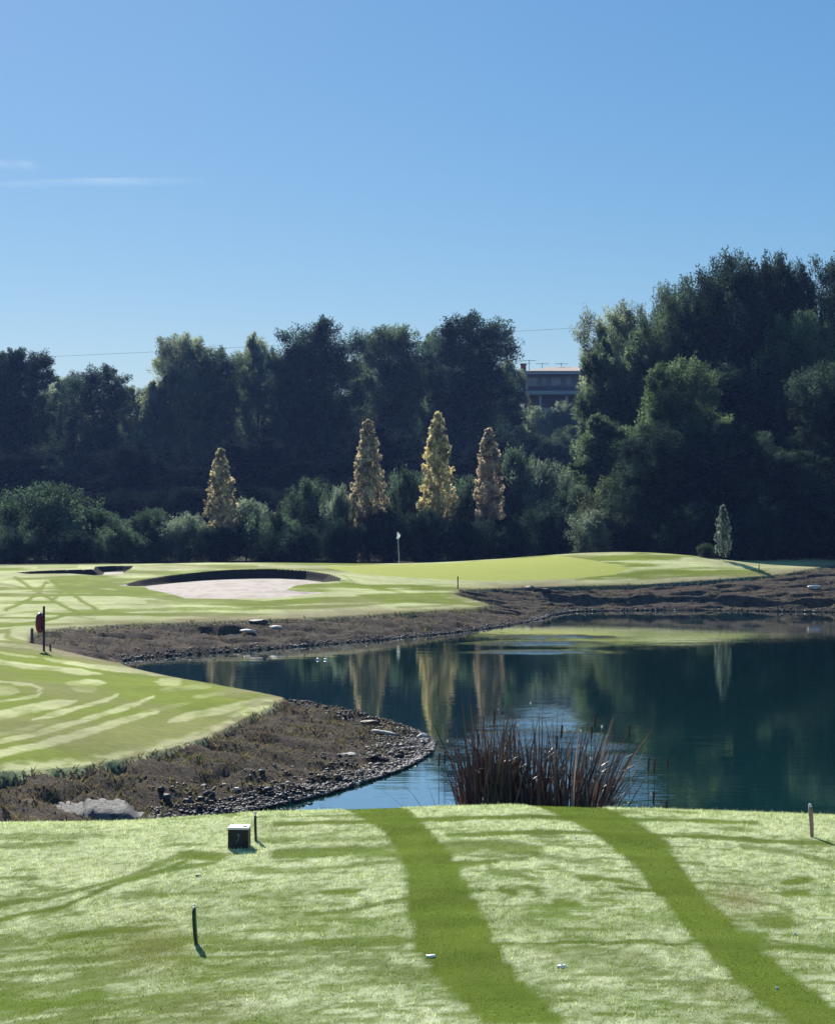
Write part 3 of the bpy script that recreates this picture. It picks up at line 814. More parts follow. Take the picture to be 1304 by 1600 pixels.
for V, Fc, C in sets:
    VV.append(V); FF.append(Fc + off); CC.append(C); off += len(V)
gravel = mesh_np('gravel', np.concatenate(VV), np.concatenate(FF), rock_mat('shore_stone'), attrs={'col': np.concatenate(CC)})
tag(gravel, 'dark broken stones lining the edge of the pond', 'gravel', kind='stuff')

def tufts():
    n = 60000
    x = np.concatenate([rng.random(n) * 14 - 12, rng.random(n // 2) * 45 - 22])
    y = np.concatenate([24 + rng.random(n) * 24, 64 + rng.random(n // 2) * 42])
    z, s, g, *_ = land(x, y)
    k = (g < 2) & (s > .35)
    x, y, z, s, g = x[k], y[k], z[k], s[k], g[k]
    n = len(x)
    cl = fbm(x * 2.5, y * 2.0, 171)
    L = (.03 + .07 * rng.random(n)) * (.3 + 1.3 * sstep(.35, .7, cl)) * np.where(y > 60, 1.4, 1)
    w = (.010 + .014 * rng.random(n)) * np.where(y > 60, 2, 1)
    a = rng.random(n) * 2 * np.pi
    b = rng.random(n) * np.pi
    V = np.empty((n, 3, 3))
    ux, uy = np.cos(b) * w, np.sin(b) * w
    V[:, 0] = np.stack([x - ux, y - uy, z - .01], -1); V[:, 1] = np.stack([x + ux, y + uy, z - .01], -1)
    V[:, 2] = np.stack([x + np.cos(a) * L, y + np.sin(a) * L, z + L * .8], -1)
    m_ = fbm(x * .8, y * .6, 181)[:, None]
    C = np.array([.17, .14, .10]) * (1 - m_) + np.array([.30, .25, .17]) * m_
    gr_ = sstep(.62, .75, fbm(x * .6, y * .6, 191))[:, None]
    C = C * (1 - gr_) + np.array([.22, .23, .08]) * gr_
    C = C * (.4 + .9 * rng.random(n)[:, None])
    return V.reshape(-1, 3), np.arange(3 * n).reshape(-1, 3), np.repeat(C, 3, axis=0)
V, Fc, C = tufts()
o = mesh_np('dry_grass', V, Fc, leaf_mat('dead_grass', trans=.25, var=.35, attrcol=True), attrs={'col': C})
tag(o, 'tufts of dead brown grass over the eroded banks', 'dry grass', kind='stuff')

# larger single rocks
def rock(name, px, py, z, d, col, label, cat='rock', group=None, rz=0, seed=1, tilt=0.0):
    r_ = np.random.default_rng(seed)
    X, Y = onz(px, py, z)
    iv, jf = ico()
    # subdivide twice, then displace
    V, Fc = iv.copy(), jf.copy()
    for _ in range(2):
        mid = {}; V = list(map(tuple, V)); NF = []
        def mp(a, b):
            k = (min(a, b), max(a, b))
            if k not in mid:
                p = (np.array(V[a]) + np.array(V[b])) / 2; p /= np.linalg.norm(p); V.append(tuple(p)); mid[k] = len(V) - 1
            return mid[k]
        for a, b, c_ in Fc:
            i, j, k = mp(a, b), mp(b, c_), mp(c_, a)
            NF += [(a, i, k), (b, j, i), (c_, k, j), (i, j, k)]
        V = np.array(V); Fc = np.array(NF)
    for _ in range(9):        # chop with planes
        nn = r_.normal(size=3); nn /= np.linalg.norm(nn); dd = .55 + .3 * r_.random()
        ex = np.maximum(V @ nn - dd, 0); V = V - ex[:, None] * nn
    V = V * (1 + .05 * r_.normal(size=(len(V), 1)))
    V = V * np.array(d) / 2 * 1.15
    V[:, 2] += V[:, 0] * tilt
    o = mesh_np(name, V, Fc, rock_mat('stone_' + name + str(seed), False, col))
    zz = zat(X, Y)
    o.location = (X, Y, zz + d[2] * .25); o.rotation_euler = (0, 0, rz)
    return tag(o, label, cat, group)
rock('rock', 545, 1164, .3, (.40, .30, .15), (.42, .42, .40), 'pale oval rock on the brown tip of the peninsula, left of the long white one', group='pale rocks on the peninsula', seed=2)
rock('rock', 602, 1137, .25, (.52, .22, .10), (.48, .45, .40), 'long white rock near the far side of the peninsula tip', group='pale rocks on the peninsula', seed=3, tilt=-.15)
rock('rock', 575, 1122, .28, (.46, .25, .12), (.09, .055, .045), 'dark reddish flat rock behind the long white rock', group='dark rocks on the peninsula', seed=4)
rock('rock', 370, 1218, .4, (.13, .1, .08), (.6, .56, .5), 'tiny whitish rock alone in the middle of the brown bank', group='pale rocks on the peninsula', seed=5)
rock('rock', 660, 1148, .12, (.26, .2, .14), (.42, .40, .36), 'pale rock at the very tip of the peninsula by the water', group='pale rocks on the peninsula', seed=6)
rock('rock', 430, 990, .3, (.50, .3, .16), (.62, .60, .54), 'bright white rock at the waterline below the bunker bank', group='rocks on the far bank', seed=7)
rock('rock', 386, 994, .25, (.55, .35, .17), (.45, .44, .40), 'pale rock just left of the bright white rock on the far bank', group='rocks on the far bank', seed=8)
rock('rock', 404, 987, .3, (.7, .4, .2), (.07, .065, .06), 'dark flat rock between the two pale rocks on the far bank', group='rocks on the far bank', seed=9)
rock('rock', 847, 932, .6, (.9, .5, .34), (.05, .05, .052), 'dark boulder where the promontory bank meets the right bank', group='rocks on the far bank', seed=10)
rock('rock', 826, 931, .6, (.5, .4, .2), (.22, .2, .17), 'brown rock left of the dark boulder on the far bank', group='rocks on the far bank', seed=11)
rock('rock', 1272, 946, .12, (.75, .4, .22), (.7, .66, .58), 'white rock on the right far shoreline near the photo edge', group='rocks on the far bank', seed=12)
# striped slab at lower left: two tilted plates
def slab_mat():
    m, nd, lk = newmat('grey_slab')
    out = nd.new('ShaderNodeOutputMaterial'); b = nd.new('ShaderNodeBsdfPrincipled')
    n = noise_tex(nd, lk, 6, 5, .7, scl=(1.2, 3.5, 3)); n2 = noise_tex(nd, lk, 30, 4, .7)
    r1 = ramp(nd, [(.40, (.025, .026, .03)), (.52, (.12, .12, .115)), (.7, (.22, .215, .20))]); lk.new(n.outputs['Fac'], r1.inputs[0])
    r2 = ramp(nd, [(.3, .7), (.7, 1.2)]); lk.new(n2.outputs['Fac'], r2.inputs[0])
    lk.new(mixc(nd, lk, 1.0, r1.outputs[0], r2.outputs[0], 'MULTIPLY'), b.inputs['Base Color']); b.inputs['Roughness'].default_value = .8
    bp = nd.new('ShaderNodeBump'); bp.inputs['Strength'].default_value = .8; bp.inputs['Distance'].default_value = .04
    lk.new(n.outputs['Fac'], bp.inputs['Height']); lk.new(bp.outputs[0], b.inputs['Normal']); lk.new(b.outputs[0], out.inputs[0])
    return m
def slab():
    X, Y = onz(140, 1277, .45)
    t = empty('stone_slab', (X, Y, zat(X, Y)), 'large grey streaked stone slabs half buried in the bank behind the tee', 'rock')
    ms = slab_mat()
    for (cx, w, h, seed) in ((-.32, .80, .12, 1), (.27, .98, .16, 2)):
        r_ = np.random.default_rng(seed + 40)
        nx, nyy = 26, 12
        gx, gy = np.meshgrid(np.linspace(-1, 1, nx), np.linspace(-1, 1, nyy)); gx, gy = gx.ravel(), gy.ravel()
        env = np.clip((1 - np.abs(gx + .25 * gy)) * 2.6, 0, 1) * np.clip((1 - np.abs(gy)) * 4, 0, 1)
        ridg = .055 * np.abs(np.sin((gx * 2.2 + gy * 2.4) * 3.0 + seed)) + .03 * fbm(gx * 4, gy * 4, seed)
        z = h * env * (.65 + .35 * (gy * .5 + .5)) + ridg * env - .05
        V = np.stack([cx + gx * w / 2, gy * .55 - gx * .10, z], -1)
        ii = (np.arange(nyy - 1)[:, None] * nx + np.arange(nx - 1)[None]).ravel()
        mesh_np('slab', V, np.stack([ii, ii + 1, ii + nx + 1, ii + nx], -1), ms, t, smooth=False)
slab()

# ------------------------------------------------------------------ trees
def tri_leaves(cen, axis, n, spread, L, w, r_, jitter=.7):
    """n leaf triangles scattered about each centre: cen (k,3), axis (k,3) unit"""
    k = len(cen)
    p = r_.normal(size=(k, n, 3)); p /= np.linalg.norm(p, axis=-1, keepdims=True)
    p *= r_.random((k, n, 1)) ** .45
    # ellipsoid long along axis
    al = (p * axis[:, None]).sum(-1, keepdims=True)
    p = p * spread[:, None, None] + axis[:, None] * al * spread[:, None, None] * .8
    P = cen[:, None] + p
    d = axis[:, None] * .9 + r_.normal(size=(k, n, 3)) * jitter
    d /= np.linalg.norm(d, axis=-1, keepdims=True)
    s = np.cross(d, r_.normal(size=(k, n, 3))); s /= np.linalg.norm(s, axis=-1, keepdims=True) + 1e-9
    ll = L * (.6 + .8 * r_.random((k, n, 1))); ww = w * (.7 + .6 * r_.random((k, n, 1)))
    V = np.stack([P - s * ww / 2, P + s * ww / 2, P + d * ll], 2)
    V = V.reshape(-1, 3)
    return V

PROF = {
    'pine': lambda t: np.sqrt(np.clip(1 - ((t - .48) / .54) ** 2, 0, 1)) * (.85 + .15 * np.sin(t * 9)),
    'dome': lambda t: np.sqrt(np.clip(1 - ((t - .38) / .63) ** 2, 0, 1)),
    'cone': lambda t: np.clip(1.12 - t, 0, 1) ** .75,
    'poplar': lambda t: np.clip((1.015 - t) / .50, 0, 1) ** .72 * np.clip(.5 + t * 2.6, 0, 1) * (1 + .05 * np.sin(t * 17 + 1)),
}
def tree_meshes(kind, seed, H, Rr, nl, npl, nleaf, L, w, t0=.06, up=.55, trunk_r=.2, lobe=.42):
    r_ = np.random.default_rng(seed)
    prof = PROF[kind]
    # lobes
    t = np.sort(t0 + (1 - t0 - (.015 if kind == 'poplar' else .06)) * r_.random(nl) ** .85)
    a = np.arange(nl) * 2.39996 + r_.random(nl) * .9
    rad = prof(t) * Rr * (.35 + .55 * r_.random(nl) ** .6)
    rad[-2:] *= .35
    C0 = np.stack([np.cos(a) * rad, np.sin(a) * rad, t * H], -1)
    lr = Rr * lobe * (.7 + .6 * r_.random(nl)) * ((.2 + .95 * prof(np.clip(t, 0, 1))) if kind == 'poplar' else (.55 + .6 * prof(np.clip(t, 0, 1))))
    cen, ax, sp = [], [], []
    for i in range(nl):
        m = npl
        d = r_.normal(size=(m, 3)); d[:, 2] = d[:, 2] * .9 + .2
        out = np.array([np.cos(a[i]), np.sin(a[i]), 0]); d = d + out * .55
        d /= np.linalg.norm(d, axis=1, keepdims=True)
        p = C0[i] + d * lr[i] * (.35 + .6 * r_.random((m, 1))) * np.array([1, 1, 1.15])
        x = d * (1 - up) + np.array([0, 0, up]); x /= np.linalg.norm(x, axis=1, keepdims=True)
        cen.append(p); ax.append(x); sp.append(lr[i] * (.24 + .16 * r_.random(m)))
    # core fill, keeps crown opaque
    m = nl * npl // (5 if kind == 'poplar' else 2)
    tt = t0 + (.88 - t0) * r_.random(m); aa = r_.random(m) * 2 * np.pi; rr = prof(tt) * Rr * .62 * np.sqrt(r_.random(m))
    cen.append(np.stack([np.cos(aa) * rr, np.sin(aa) * rr, tt * H], -1)); ax.append(np.tile([0, 0, 1.], (m, 1))); sp.append(np.full(m, Rr * .17))
    cen, ax, sp = np.concatenate(cen), np.concatenate(ax), np.concatenate(sp)
    cen[:, 2] = np.clip(cen[:, 2], H * .02, H)
    V = tri_leaves(cen, ax, nleaf, sp, L, w, r_)
    V[:, 2] = np.maximum(V[:, 2], .02)
    lt = np.concatenate([np.repeat(r_.random(nl), npl), r_.random(m)])
    tone = .55 * lt + .45 * r_.random(len(lt))
    tone = np.repeat(np.clip((tone - .5) * 1.6 + .5, 0, 1), nleaf * 3)
    Fc = np.arange(len(V)).reshape(-1, 3)
    mb = MB()
    top = H * .86
    bend = r_.normal(size=2) * .03 * H
    pts = [(bend[0] * s * s, bend[1] * s * s, top * s - .3 * (s == 0)) for s in np.linspace(0, 1, 7)]
    mb.tube(pts, [trunk_r * (1 - .85 * s) * (1.25 if s == 0 else 1) for s in np.linspace(0, 1, 7)], 9)
    for i in range(nl):
        z0 = max(.08 * H, C0[i][2] - rad[i] * .9 - .06 * H); s = min(z0 / top, .95)
        p0 = Vector((bend[0] * s * s, bend[1] * s * s, z0)); p1 = Vector(C0[i])
        mid = (p0 + p1) / 2 + Vector((0, 0, -.05 * rad[i]))
        r0 = trunk_r * (1 - .85 * s) * .5
        mb.tube([p0, mid, p1], [r0, r0 * .7, r0 * .25], 6)
    return (V, Fc, tone), mb

M_leaf = leaf_mat('foliage', trans=.68, var=.35, tone=True, tint=(1.12, 1.15, 1.0))
M_pop = leaf_mat('autumn_foliage', trans=.55, var=.32, tint=(1.12, 1.1, .95), tone=True)
M_bark = simple('bark', (.10, .075, .055), .9, .4, 6, .6)
M_palebark = simple('pale_bark', (.28, .25, .20), .85, .3, 6, .4)
PROTO = {}
def proto(key, *a, leafmat=None, bark=None, **k):
    (V, Fc, tone), mb = tree_meshes(*a, **k)
    cr = mesh_np('crown', V, Fc, leafmat or M_leaf, attrs={'tone': tone})
    tr = mb.build('trunk', bark or M_bark)
    PROTO[key] = (tr, cr, a[2], a[3])
    for o in (tr, cr): SC.collection.objects.unlink(o)
for i in range(4):
    proto('pine%d' % i, 'pine', 100 + i, 18.0, 4.5, 30, 17, 120, .24, .10, up=.36, trunk_r=.32, lobe=.36)
for i in range(2):
    proto('cone%d' % i, 'cone', 120 + i, 18.0, 5.0, 34, 16, 120, .24, .10, up=.36, trunk_r=.3, lobe=.30)
for i in range(4):
    proto('big%d' % i, 'pine', 180 + i, 21.0, 5.5, 46, 16, 105, .24, .10, up=.36, trunk_r=.36, lobe=.30)
for i in range(4):
    proto('bush%d' % i, 'dome', 140 + i, 5.0, 2.8, 20, 15, 80, .15, .08, t0=.05, up=.4, trunk_r=.12, lobe=.42)
for i in range(4):
    proto('poplar%d' % i, 'poplar', 160 + i, 12.0, 1.25, 190, 5, 26, .14, .10, t0=.06, up=.78, trunk_r=.12, lobe=.27, leafmat=M_pop, bark=M_palebark)
proto('slim', 'poplar', 170, 2.9, .5, 70, 4, 12, .10, .07, t0=.12, up=.6, trunk_r=.03, lobe=.36)

def plant(key, name, loc, H, width, col, label, cat, group=None, rz=None, lean=0):
    tr, cr, h0, r0 = PROTO[key]
    e = empty(name, loc, label, cat, group, rz if rz is not None else random.random() * 6.28)
    e.scale = (width / (2 * r0), width / (2 * r0), H / h0)
    if lean: e.rotation_euler[1] = lean
    for s, nm in ((tr, 'trunk'), (cr, 'crown')):
        c_ = s.copy(); c_.name = nm; link(c_, e)
        c_.color = (*col, 1)
    return e
random.seed(5)
DK = (.028, .046, .034); MD = (.085, .122, .074); PL = (.20, .235, .16); GR = (.085, .125, .068); UD = (.008, .012, .013)  # UD is blackened: the shade under the belt is put into the leaf colour
def zl(x, y): return float(zat(x, y))
def put(key, name, px, top, wpx, Y, col, label, cat, group, base=None, rz=None):
    X = XY(px, Y); zb = zl(X, Y) if base is None else base
    zt = EYE - (top - 800) / F * Y
    return plant(key, name, (X, Y, zb - .1), zt - zb, wpx * Y / F, col, label, cat, group, rz)
GF = 'trees of the tall belt across the pond'
belt = [
    ('pine0', -40, 560, 130, 228, DK, 'dark tree standing half outside the left edge of the photo'),
    ('pine1', 25, 541, 115, 224, DK, 'tall dark tree with a knobbly top nearest the left edge'),
    ('pine2', 98, 592, 80, 240, PL, 'lower pale green tree between the two dark trees at far left'),
    ('pine3', 155, 567, 105, 226, DK, 'dark round topped tree left of the sky notch'),
    ('pine1', 203, 600, 60, 242, PL, 'small pale tree at the sky notch in the left of the belt'),
    ('cone0', 245, 590, 90, 236, PL, 'pale grey green tree just right of the sky notch'),
    ('pine0', 288, 528, 105, 238, PL, 'pale tree with feathery top, tallest left of centre gap'),
    ('pine2', 345, 548, 95, 232, MD, 'mid green tree between the pale feathery tree and the slim topped one'),
    ('cone1', 402, 513, 95, 238, PL, 'pale tree with narrow double tip left of the fluffy crowned tree'),
    ('pine3', 505, 494, 135, 228, DK, 'dark tree with a broad fluffy crown left of centre'),
    ('pine1', 455, 535, 80, 226, DK, 'dark shoulder tree close against the left of the fluffy crowned tree'),
    ('pine0', 612, 515, 115, 234, MD, 'olive green round tree between the fluffy and the broad dark trees'),
    ('pine2', 735, 495, 140, 226, DK, 'broad dark tree with a domed top left of the house'),
    ('pine3', 683, 512, 80, 238, MD, 'green tree peeping out left of the broad domed tree'),
    ('cone1', 790, 552, 84, 240, PL, 'pale small tree touching the left end of the house'),
]
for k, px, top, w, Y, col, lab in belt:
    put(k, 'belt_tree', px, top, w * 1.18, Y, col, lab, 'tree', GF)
for j, (px, top) in enumerate([(0, 600), (60, 610), (120, 620), (185, 640), (250, 620), (320, 590), (370, 570), (440, 570), (560, 560), (650, 560), (770, 590), (-90, 600), (480, 640), (700, 600)]):
    put('pine%d' % (j % 4), 'belt_tree', px, top + 8, 100, 252, DK, 'dark tree filling in behind the front of the belt', 'tree', 'dark trees filling in behind the belt')
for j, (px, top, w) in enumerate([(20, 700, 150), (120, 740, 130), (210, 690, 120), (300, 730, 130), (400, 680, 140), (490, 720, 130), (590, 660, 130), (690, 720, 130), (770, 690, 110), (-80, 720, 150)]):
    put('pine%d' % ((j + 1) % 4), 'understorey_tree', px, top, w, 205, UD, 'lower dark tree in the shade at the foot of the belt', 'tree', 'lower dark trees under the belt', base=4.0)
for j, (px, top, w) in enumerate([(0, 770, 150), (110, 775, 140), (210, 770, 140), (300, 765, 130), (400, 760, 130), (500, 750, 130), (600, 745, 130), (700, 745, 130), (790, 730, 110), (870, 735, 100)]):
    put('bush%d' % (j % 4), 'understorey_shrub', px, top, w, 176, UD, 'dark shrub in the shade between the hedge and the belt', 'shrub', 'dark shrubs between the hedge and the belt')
GRT = 'tall trees of the right hand grove'
grove = [
    ('pine2', 962, 478, 100, 168, PL, 'pale grey topped tree at the left shoulder of the right grove'),
    ('cone0', 938, 520, 90, 160, MD, 'sloping green tree at the left end of the grove beside the house'),
    ('cone1', 1000, 500, 130, 158, MD, 'broad green cone shaped tree second from left in the grove'),
    ('pine0', 1038, 446, 90, 156, MD, 'tree with a spiky top halfway up the rising grove outline'),
    ('pine3', 1085, 440, 110, 160, DK, 'dark tree just left of the highest tree in the grove'),
    ('pine1', 1150, 392, 150, 154, DK, 'highest tree of the grove with a wide ragged top'),
    ('pine2', 1222, 402, 110, 152, DK, 'tall tree directly right of the highest one in the grove'),
    ('pine0', 1290, 402, 120, 154, DK, 'tall dark tree cut by the right edge of the photo'),
    ('pine3', 1370, 400, 130, 156, DK, 'tall tree standing beyond the right edge'),
    ('pine1', 1255, 480, 110, 146, GR, 'green tree with a low bulging crown in front of the tall right trees'),
    ('pine2', 1060, 560, 120, 138, GR, 'green tree with a drooping lit bough in front of the grove'),
    ('pine3', 1160, 560, 150, 147, DK, 'dark tree below the highest tree of the grove'),
    ('cone0', 940, 640, 120, 148, MD, 'lower sloping tree at the left foot of the grove'),
    ('pine0', 1020, 660, 120, 132, DK, 'dark lower tree right of the sloping tree at the grove foot'),
    ('pine1', 1125, 655, 130, 133, DK, 'dark lower tree above the silvery sapling'),
    ('pine2', 1225, 700, 150, 129, DK, 'dark lower tree at the right of the grove foot'),
    ('pine3', 1310, 565, 130, 134, DK, 'dark lower tree at the right photo edge'),
]
for k, px, top, w, Y, col, lab in grove:
    k = 'big' + k[-1] if k[:4] == 'pine' else k
    w *= 1.4
    put(k, 'grove_tree', px, top, w, Y, col, lab, 'tree', GRT)
GH = 'rounded bushes in the hedge behind the green'
hedge = [
    (-30, 830, 90, 136, MD, 'low bush at the left photo edge in front of the hedge'),
    (78, 762, 145, 142, GR, 'largest rounded green bush at the left of the hedge'),
    (20, 826, 80, 137, MD, 'low bush at the left foot of the largest bush'),
    (150, 800, 80, 144, MD, 'bush on the right shoulder of the largest bush'),
    (188, 822, 70, 137, MD, 'low bush between the largest bush and the wide dark bush'),
    (238, 799, 90, 140, MD, 'wide dark bush left of the leftmost yellow poplar'),
    (292, 806, 70, 138, PL, 'pale bush just left of the leftmost yellow poplar'),
    (385, 786, 75, 141, PL, 'pale bush just right of the leftmost yellow poplar'),
    (432, 800, 70, 138, MD, 'bush two places right of the leftmost poplar'),
    (485, 756, 75, 143, MD, 'tall rounded bush midway between the left and the second poplar'),
    (530, 768, 50, 139, PL, 'narrow pale bush touching the left of the second poplar'),
    (600, 800, 80, 137, DK, 'dark bush below the right side of the second poplar'),
    (642, 736, 80, 145, MD, 'tall bush between the second and the third poplar'),
    (665, 800, 70, 136, DK, 'dark low bush below the third poplar'),
    (722, 755, 80, 143, MD, 'bush between the third and the fourth poplar'),
    (800, 712, 80, 148, MD, 'tallest hedge bush right behind the fourth poplar'),
    (790, 810, 90, 136, DK, 'dark low bush at the foot of the fourth poplar'),
    (850, 730, 95, 146, PL, 'pale topped bush right of the tallest hedge bush'),
    (862, 790, 90, 138, DK, 'dark bush in front of the pale topped bush'),
    (906, 765, 75, 142, MD, 'bush at the right end of the hedge below the sloping grove trees'),
    (958, 742, 90, 136, (.085, .10, .05), 'light olive bush standing out at the left foot of the grove'),
    (935, 800, 80, 132, PL, 'lowest pale bush spilling onto the grass at the grove foot'),
    (1015, 800, 90, 133, DK, 'dark bush right of the light olive bush'),
    (1090, 790, 100, 124, DK, 'dark bush left of the silvery sapling'),
    (1190, 780, 120, 126, DK, 'dark bush behind and right of the silvery sapling'),
    (1290, 770, 130, 127, DK, 'dark bush by the right photo edge under the grove'),
    (540, 815, 70, 136, DK, 'dark low bush below the second poplar on its left'),
    (340, 825, 90, 136, DK, 'dark low bush at the foot of the leftmost poplar'),
    (730, 815, 70, 135, DK, 'dark low bush left of the fourth poplar foot'),
    (120, 830, 80, 136, DK, 'dark low bush at the right foot of the largest bush'),
    (460, 825, 90, 135, DK, 'dark low bush below the tall rounded bush'),
]
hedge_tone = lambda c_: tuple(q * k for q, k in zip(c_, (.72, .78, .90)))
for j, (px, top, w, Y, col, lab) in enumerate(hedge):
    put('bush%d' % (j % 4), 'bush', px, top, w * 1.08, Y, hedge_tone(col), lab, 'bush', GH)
for j, (px, top, w, Y, col, lab) in enumerate([
        (836, 634, 60, 262, PL, 'grey green shrub directly below the house terrace'), (880, 630, 60, 262, PL, 'grey green shrub right of the one below the terrace'),
        (815, 690, 60, 240, DK, 'dark shrub on the slope left below the house'), (868, 700, 80, 225, DK, 'dark shrub on the slope right below the house'), (840, 720, 90, 200, DK, 'dark shrub low on the slope above the hedge'),
        (895, 668, 60, 250, MD, 'green shrub on the slope at the right below the house'), (845, 682, 60, 247, DK, 'dark shrub halfway down the slope below the terrace'), (890, 700, 70, 240, DK, 'dark shrub at the right side of the slope')]):
    put('bush%d' % (j % 4), 'slope_shrub', px, top, w, Y, col, lab, 'shrub', 'shrubs on the slope below the house')
GP = 'autumn poplars in front of the tree belt'
for k, px, top, w, Y, col, lab in [
        ('poplar0', 345, 698, 58, 139, (.46, .42, .30), 'shortest and leftmost autumn poplar with tan yellow leaves'),
        ('poplar1', 575, 653, 66, 140, (.46, .41, .31), 'second autumn poplar from the left with a blunt bright top'),
        ('poplar2', 683, 641, 64, 140, (.52, .48, .31), 'tallest autumn poplar with yellow green leaves and a pointed tip'),
        ('poplar3', 763, 664, 58, 140, (.44, .38, .31), 'rightmost autumn poplar with brownish pink leaves')]:
    X = XY(px, Y); zb = 1.4
    put(k, 'poplar', px, top, w * .86, Y, col, lab, 'poplar', GP)
put('slim', 'sapling', 1129, 786, 22, 109, (.16, .20, .19), 'small silvery white sapling standing alone at the right', 'sapling', None)
put('bush1', 'bush', 1103, 848, 30, 110.5, (.05, .075, .05), 'tiny dark shrub at the foot of the silvery sapling', 'bush', None)

# ------------------------------------------------------------------ house on the hill
def house():
    Y = 270.0
    def P(px, py): return XY(px, Y), EYE - (py - 800) / F * Y
    x0, ztop = P(817, 586); x1 = XY(960, Y)
    e = empty('house', ((x0 + x1) / 2, Y, 17.5), 'two storey house with red tiled roof and balconies on the hill between the trees', 'house')
    cx = (x0 + x1) / 2; w = x1 - x0
    wall = simple('render_wall', (.24, .22, .21), .8, .08, 2)
    slabm = simple('pale_concrete', (.36, .35, .34), .7, .08, 2)
    dark = simple('dark_shutter', (.05, .055, .06), .6, .2, 2)
    glass = simple('window_glass', (.06, .09, .11), .1, .1, 1, spec=.8)
    rm = simple('roof_tiles', (.15, .095, .075), .8, .35, 3, .3)
    z = lambda py: EYE - (py - 800) / F * Y - 17.5
    L = lambda px: XY(px, Y) - cx
    m = MB(); m.box((0, 5.2, (z(586) + z(605)) / 2), (w, 8, z(586) - z(605) - .01)); m.build('upper_wall', wall, e)
    m = MB(); m.box((0, 5.6, (z(618) - 4) / 2 - .0), (w - .4, 7.4, z(618) + 4 - .02)); m.build('lower_wall', simple('shaded_render', (.10, .09, .085), .8, .1, 2), e)  # darker copy of the wall render, with the recess shade in its colour
    m = MB(); m.box((0, 3.9, (z(605) + z(618)) / 2 - .25), (w + .6, 10.6, .5 * 1.0), .02); m.build('balcony_slab', slabm, e)
    m = MB(); m.box((0, -1.1, z(611.5) + .28), (w + .4, .12, z(603) - z(611.5) - .1)); m.build('railing', dark, e)
    m = MB(); m.box((0, -1.3, z(641)), (w + .8, .25, .55)); m.box((0, -1.3, z(641) - 2.8), (w + .8, .22, 5.05)); m.build('terrace_wall', slabm, e)
    for px in (843, 884, 925):
        m = MB(); m.box((L(px), -1.1, (z(618.6) + z(641)) / 2), (.30, .3, z(618.6) - z(641) - .02), .02); m.build('column', slabm, e)
    for a, b in ((822, 840), (847, 853), (862, 876), (885, 893)):
        fr = MB(); xa, xb = L(a), L(b); za, zb = z(589), z(602)
        for q in ((xa, xb, za - .08, za), (xa, xb, zb, zb + .08)): fr.box(((q[0] + q[1]) / 2, 1.15, (q[2] + q[3]) / 2), (q[1] - q[0], .1, q[3] - q[2]))
        for q in (xa, xb, (xa + xb) / 2): fr.box((q, 1.15, (za + zb) / 2), (.07, .1, za - zb - .17))
        f = fr.build('window', slabm, e)
        pn = MB(); pn.box(((xa + xb) / 2, 1.185, (za + zb) / 2), (xb - xa - .06, .04, za - zb - .16)); pn.build('pane', glass, f)
    # hipped tile roof with visible rows
    m = MB()
    ex0, ex1, ey0, ey1 = -w / 2 - .5, w / 2 + .6, -.9, 9.8
    ze, zr = z(580.5), z(573) + .25
    my = (ey0 + ey1) / 2
    n = 60
    for i in range(n):       # corrugated rows on the front and back slopes
        xa = ex0 + (ex1 - ex0) * i / n; xb = ex0 + (ex1 - ex0) * (i + 1) / n; xm = (xa + xb) / 2
        def hip(x, yy_):
            t = min(1, (x - ex0) / 4.5, (ex1 - x) / 4.5)
            s_ = 1 - abs(yy_ - my) / (my - ey0)
            return ze + (zr - ze) * min(t, s_)
        for ya, yb in ((ey0, ey0 + 2.6), (ey0 + 2.6, my), (my, ey1 - 2.6), (ey1 - 2.6, ey1)):
            v = [(xa, ya, hip(xa, ya)), (xm, ya, hip(xm, ya) + .07), (xb, ya, hip(xb, ya)), (xb, yb, hip(xb, yb)), (xm, yb, hip(xm, yb) + .07), (xa, yb, hip(xa, yb))]
            m.add(v, [(0, 1, 4, 5), (1, 2, 3, 4)])
    rf = m.build('roof', rm, e)
    m = MB(); m.box(((ex0 + ex1) / 2, my, ze - .23), (ex1 - ex0 - .1, ey1 - ey0 - .1, .42), .03); m.build('eaves', slabm, e)
    m = MB(); cz_ = z(571)
    m.box((L(819), 3, cz_ - .5), (.75, .75, 2.0), .03); m.box((L(819), 3, z(566.5) - .02), (.95, .95, .18), .03)
    m.build('chimney', simple('red_brick', (.36, .12, .08), .85, .3, 6), rf)
    mm = simple('antenna_metal', (.35, .36, .37), .4, .1, 4, metal=.7)
    for px, topy, kind in ((829, 558, 0), (850, 563, 1), (880, 563, 2)):
        m = MB(); x = L(px); zt = z(topy)
        m.tube([(x, my, z(576)), (x, my, zt)], .045, 6)
        for k in range((5, 4, 6)[kind]):
            zz = zt - .12 - .0 * k
            m.tube([(x - .9 + k * .35, my - .35, zt - .15), (x - .9 + k * .35, my + .35, zt - .15)], .03, 5)
        m.tube([(x - .95, my, zt - .15), (x + .95, my, zt - .15)], .035, 5)
        if kind == 0: m.tube([(x - .3, my, zt - .5), (x + .3, my, zt - .5)], .03, 5)
        m.build('antenna', mm, rf)
house()

# ------------------------------------------------------------------ overhead cable
m = MB()
cp = [(-500, 583), (-200, 571), (60, 558), (250, 549.5), (520, 534.5), (800, 518), (925, 511), (1200, 499), (1700, 480)]
m.tube([at(px, py, 262) for px, py in cp], .017, 6)
tag(m.build('overhead_cable', simple('cable', (.05, .05, .055), .6, .1, 2)), 'thin dark overhead cable crossing the sky behind the tree tops', 'cable')

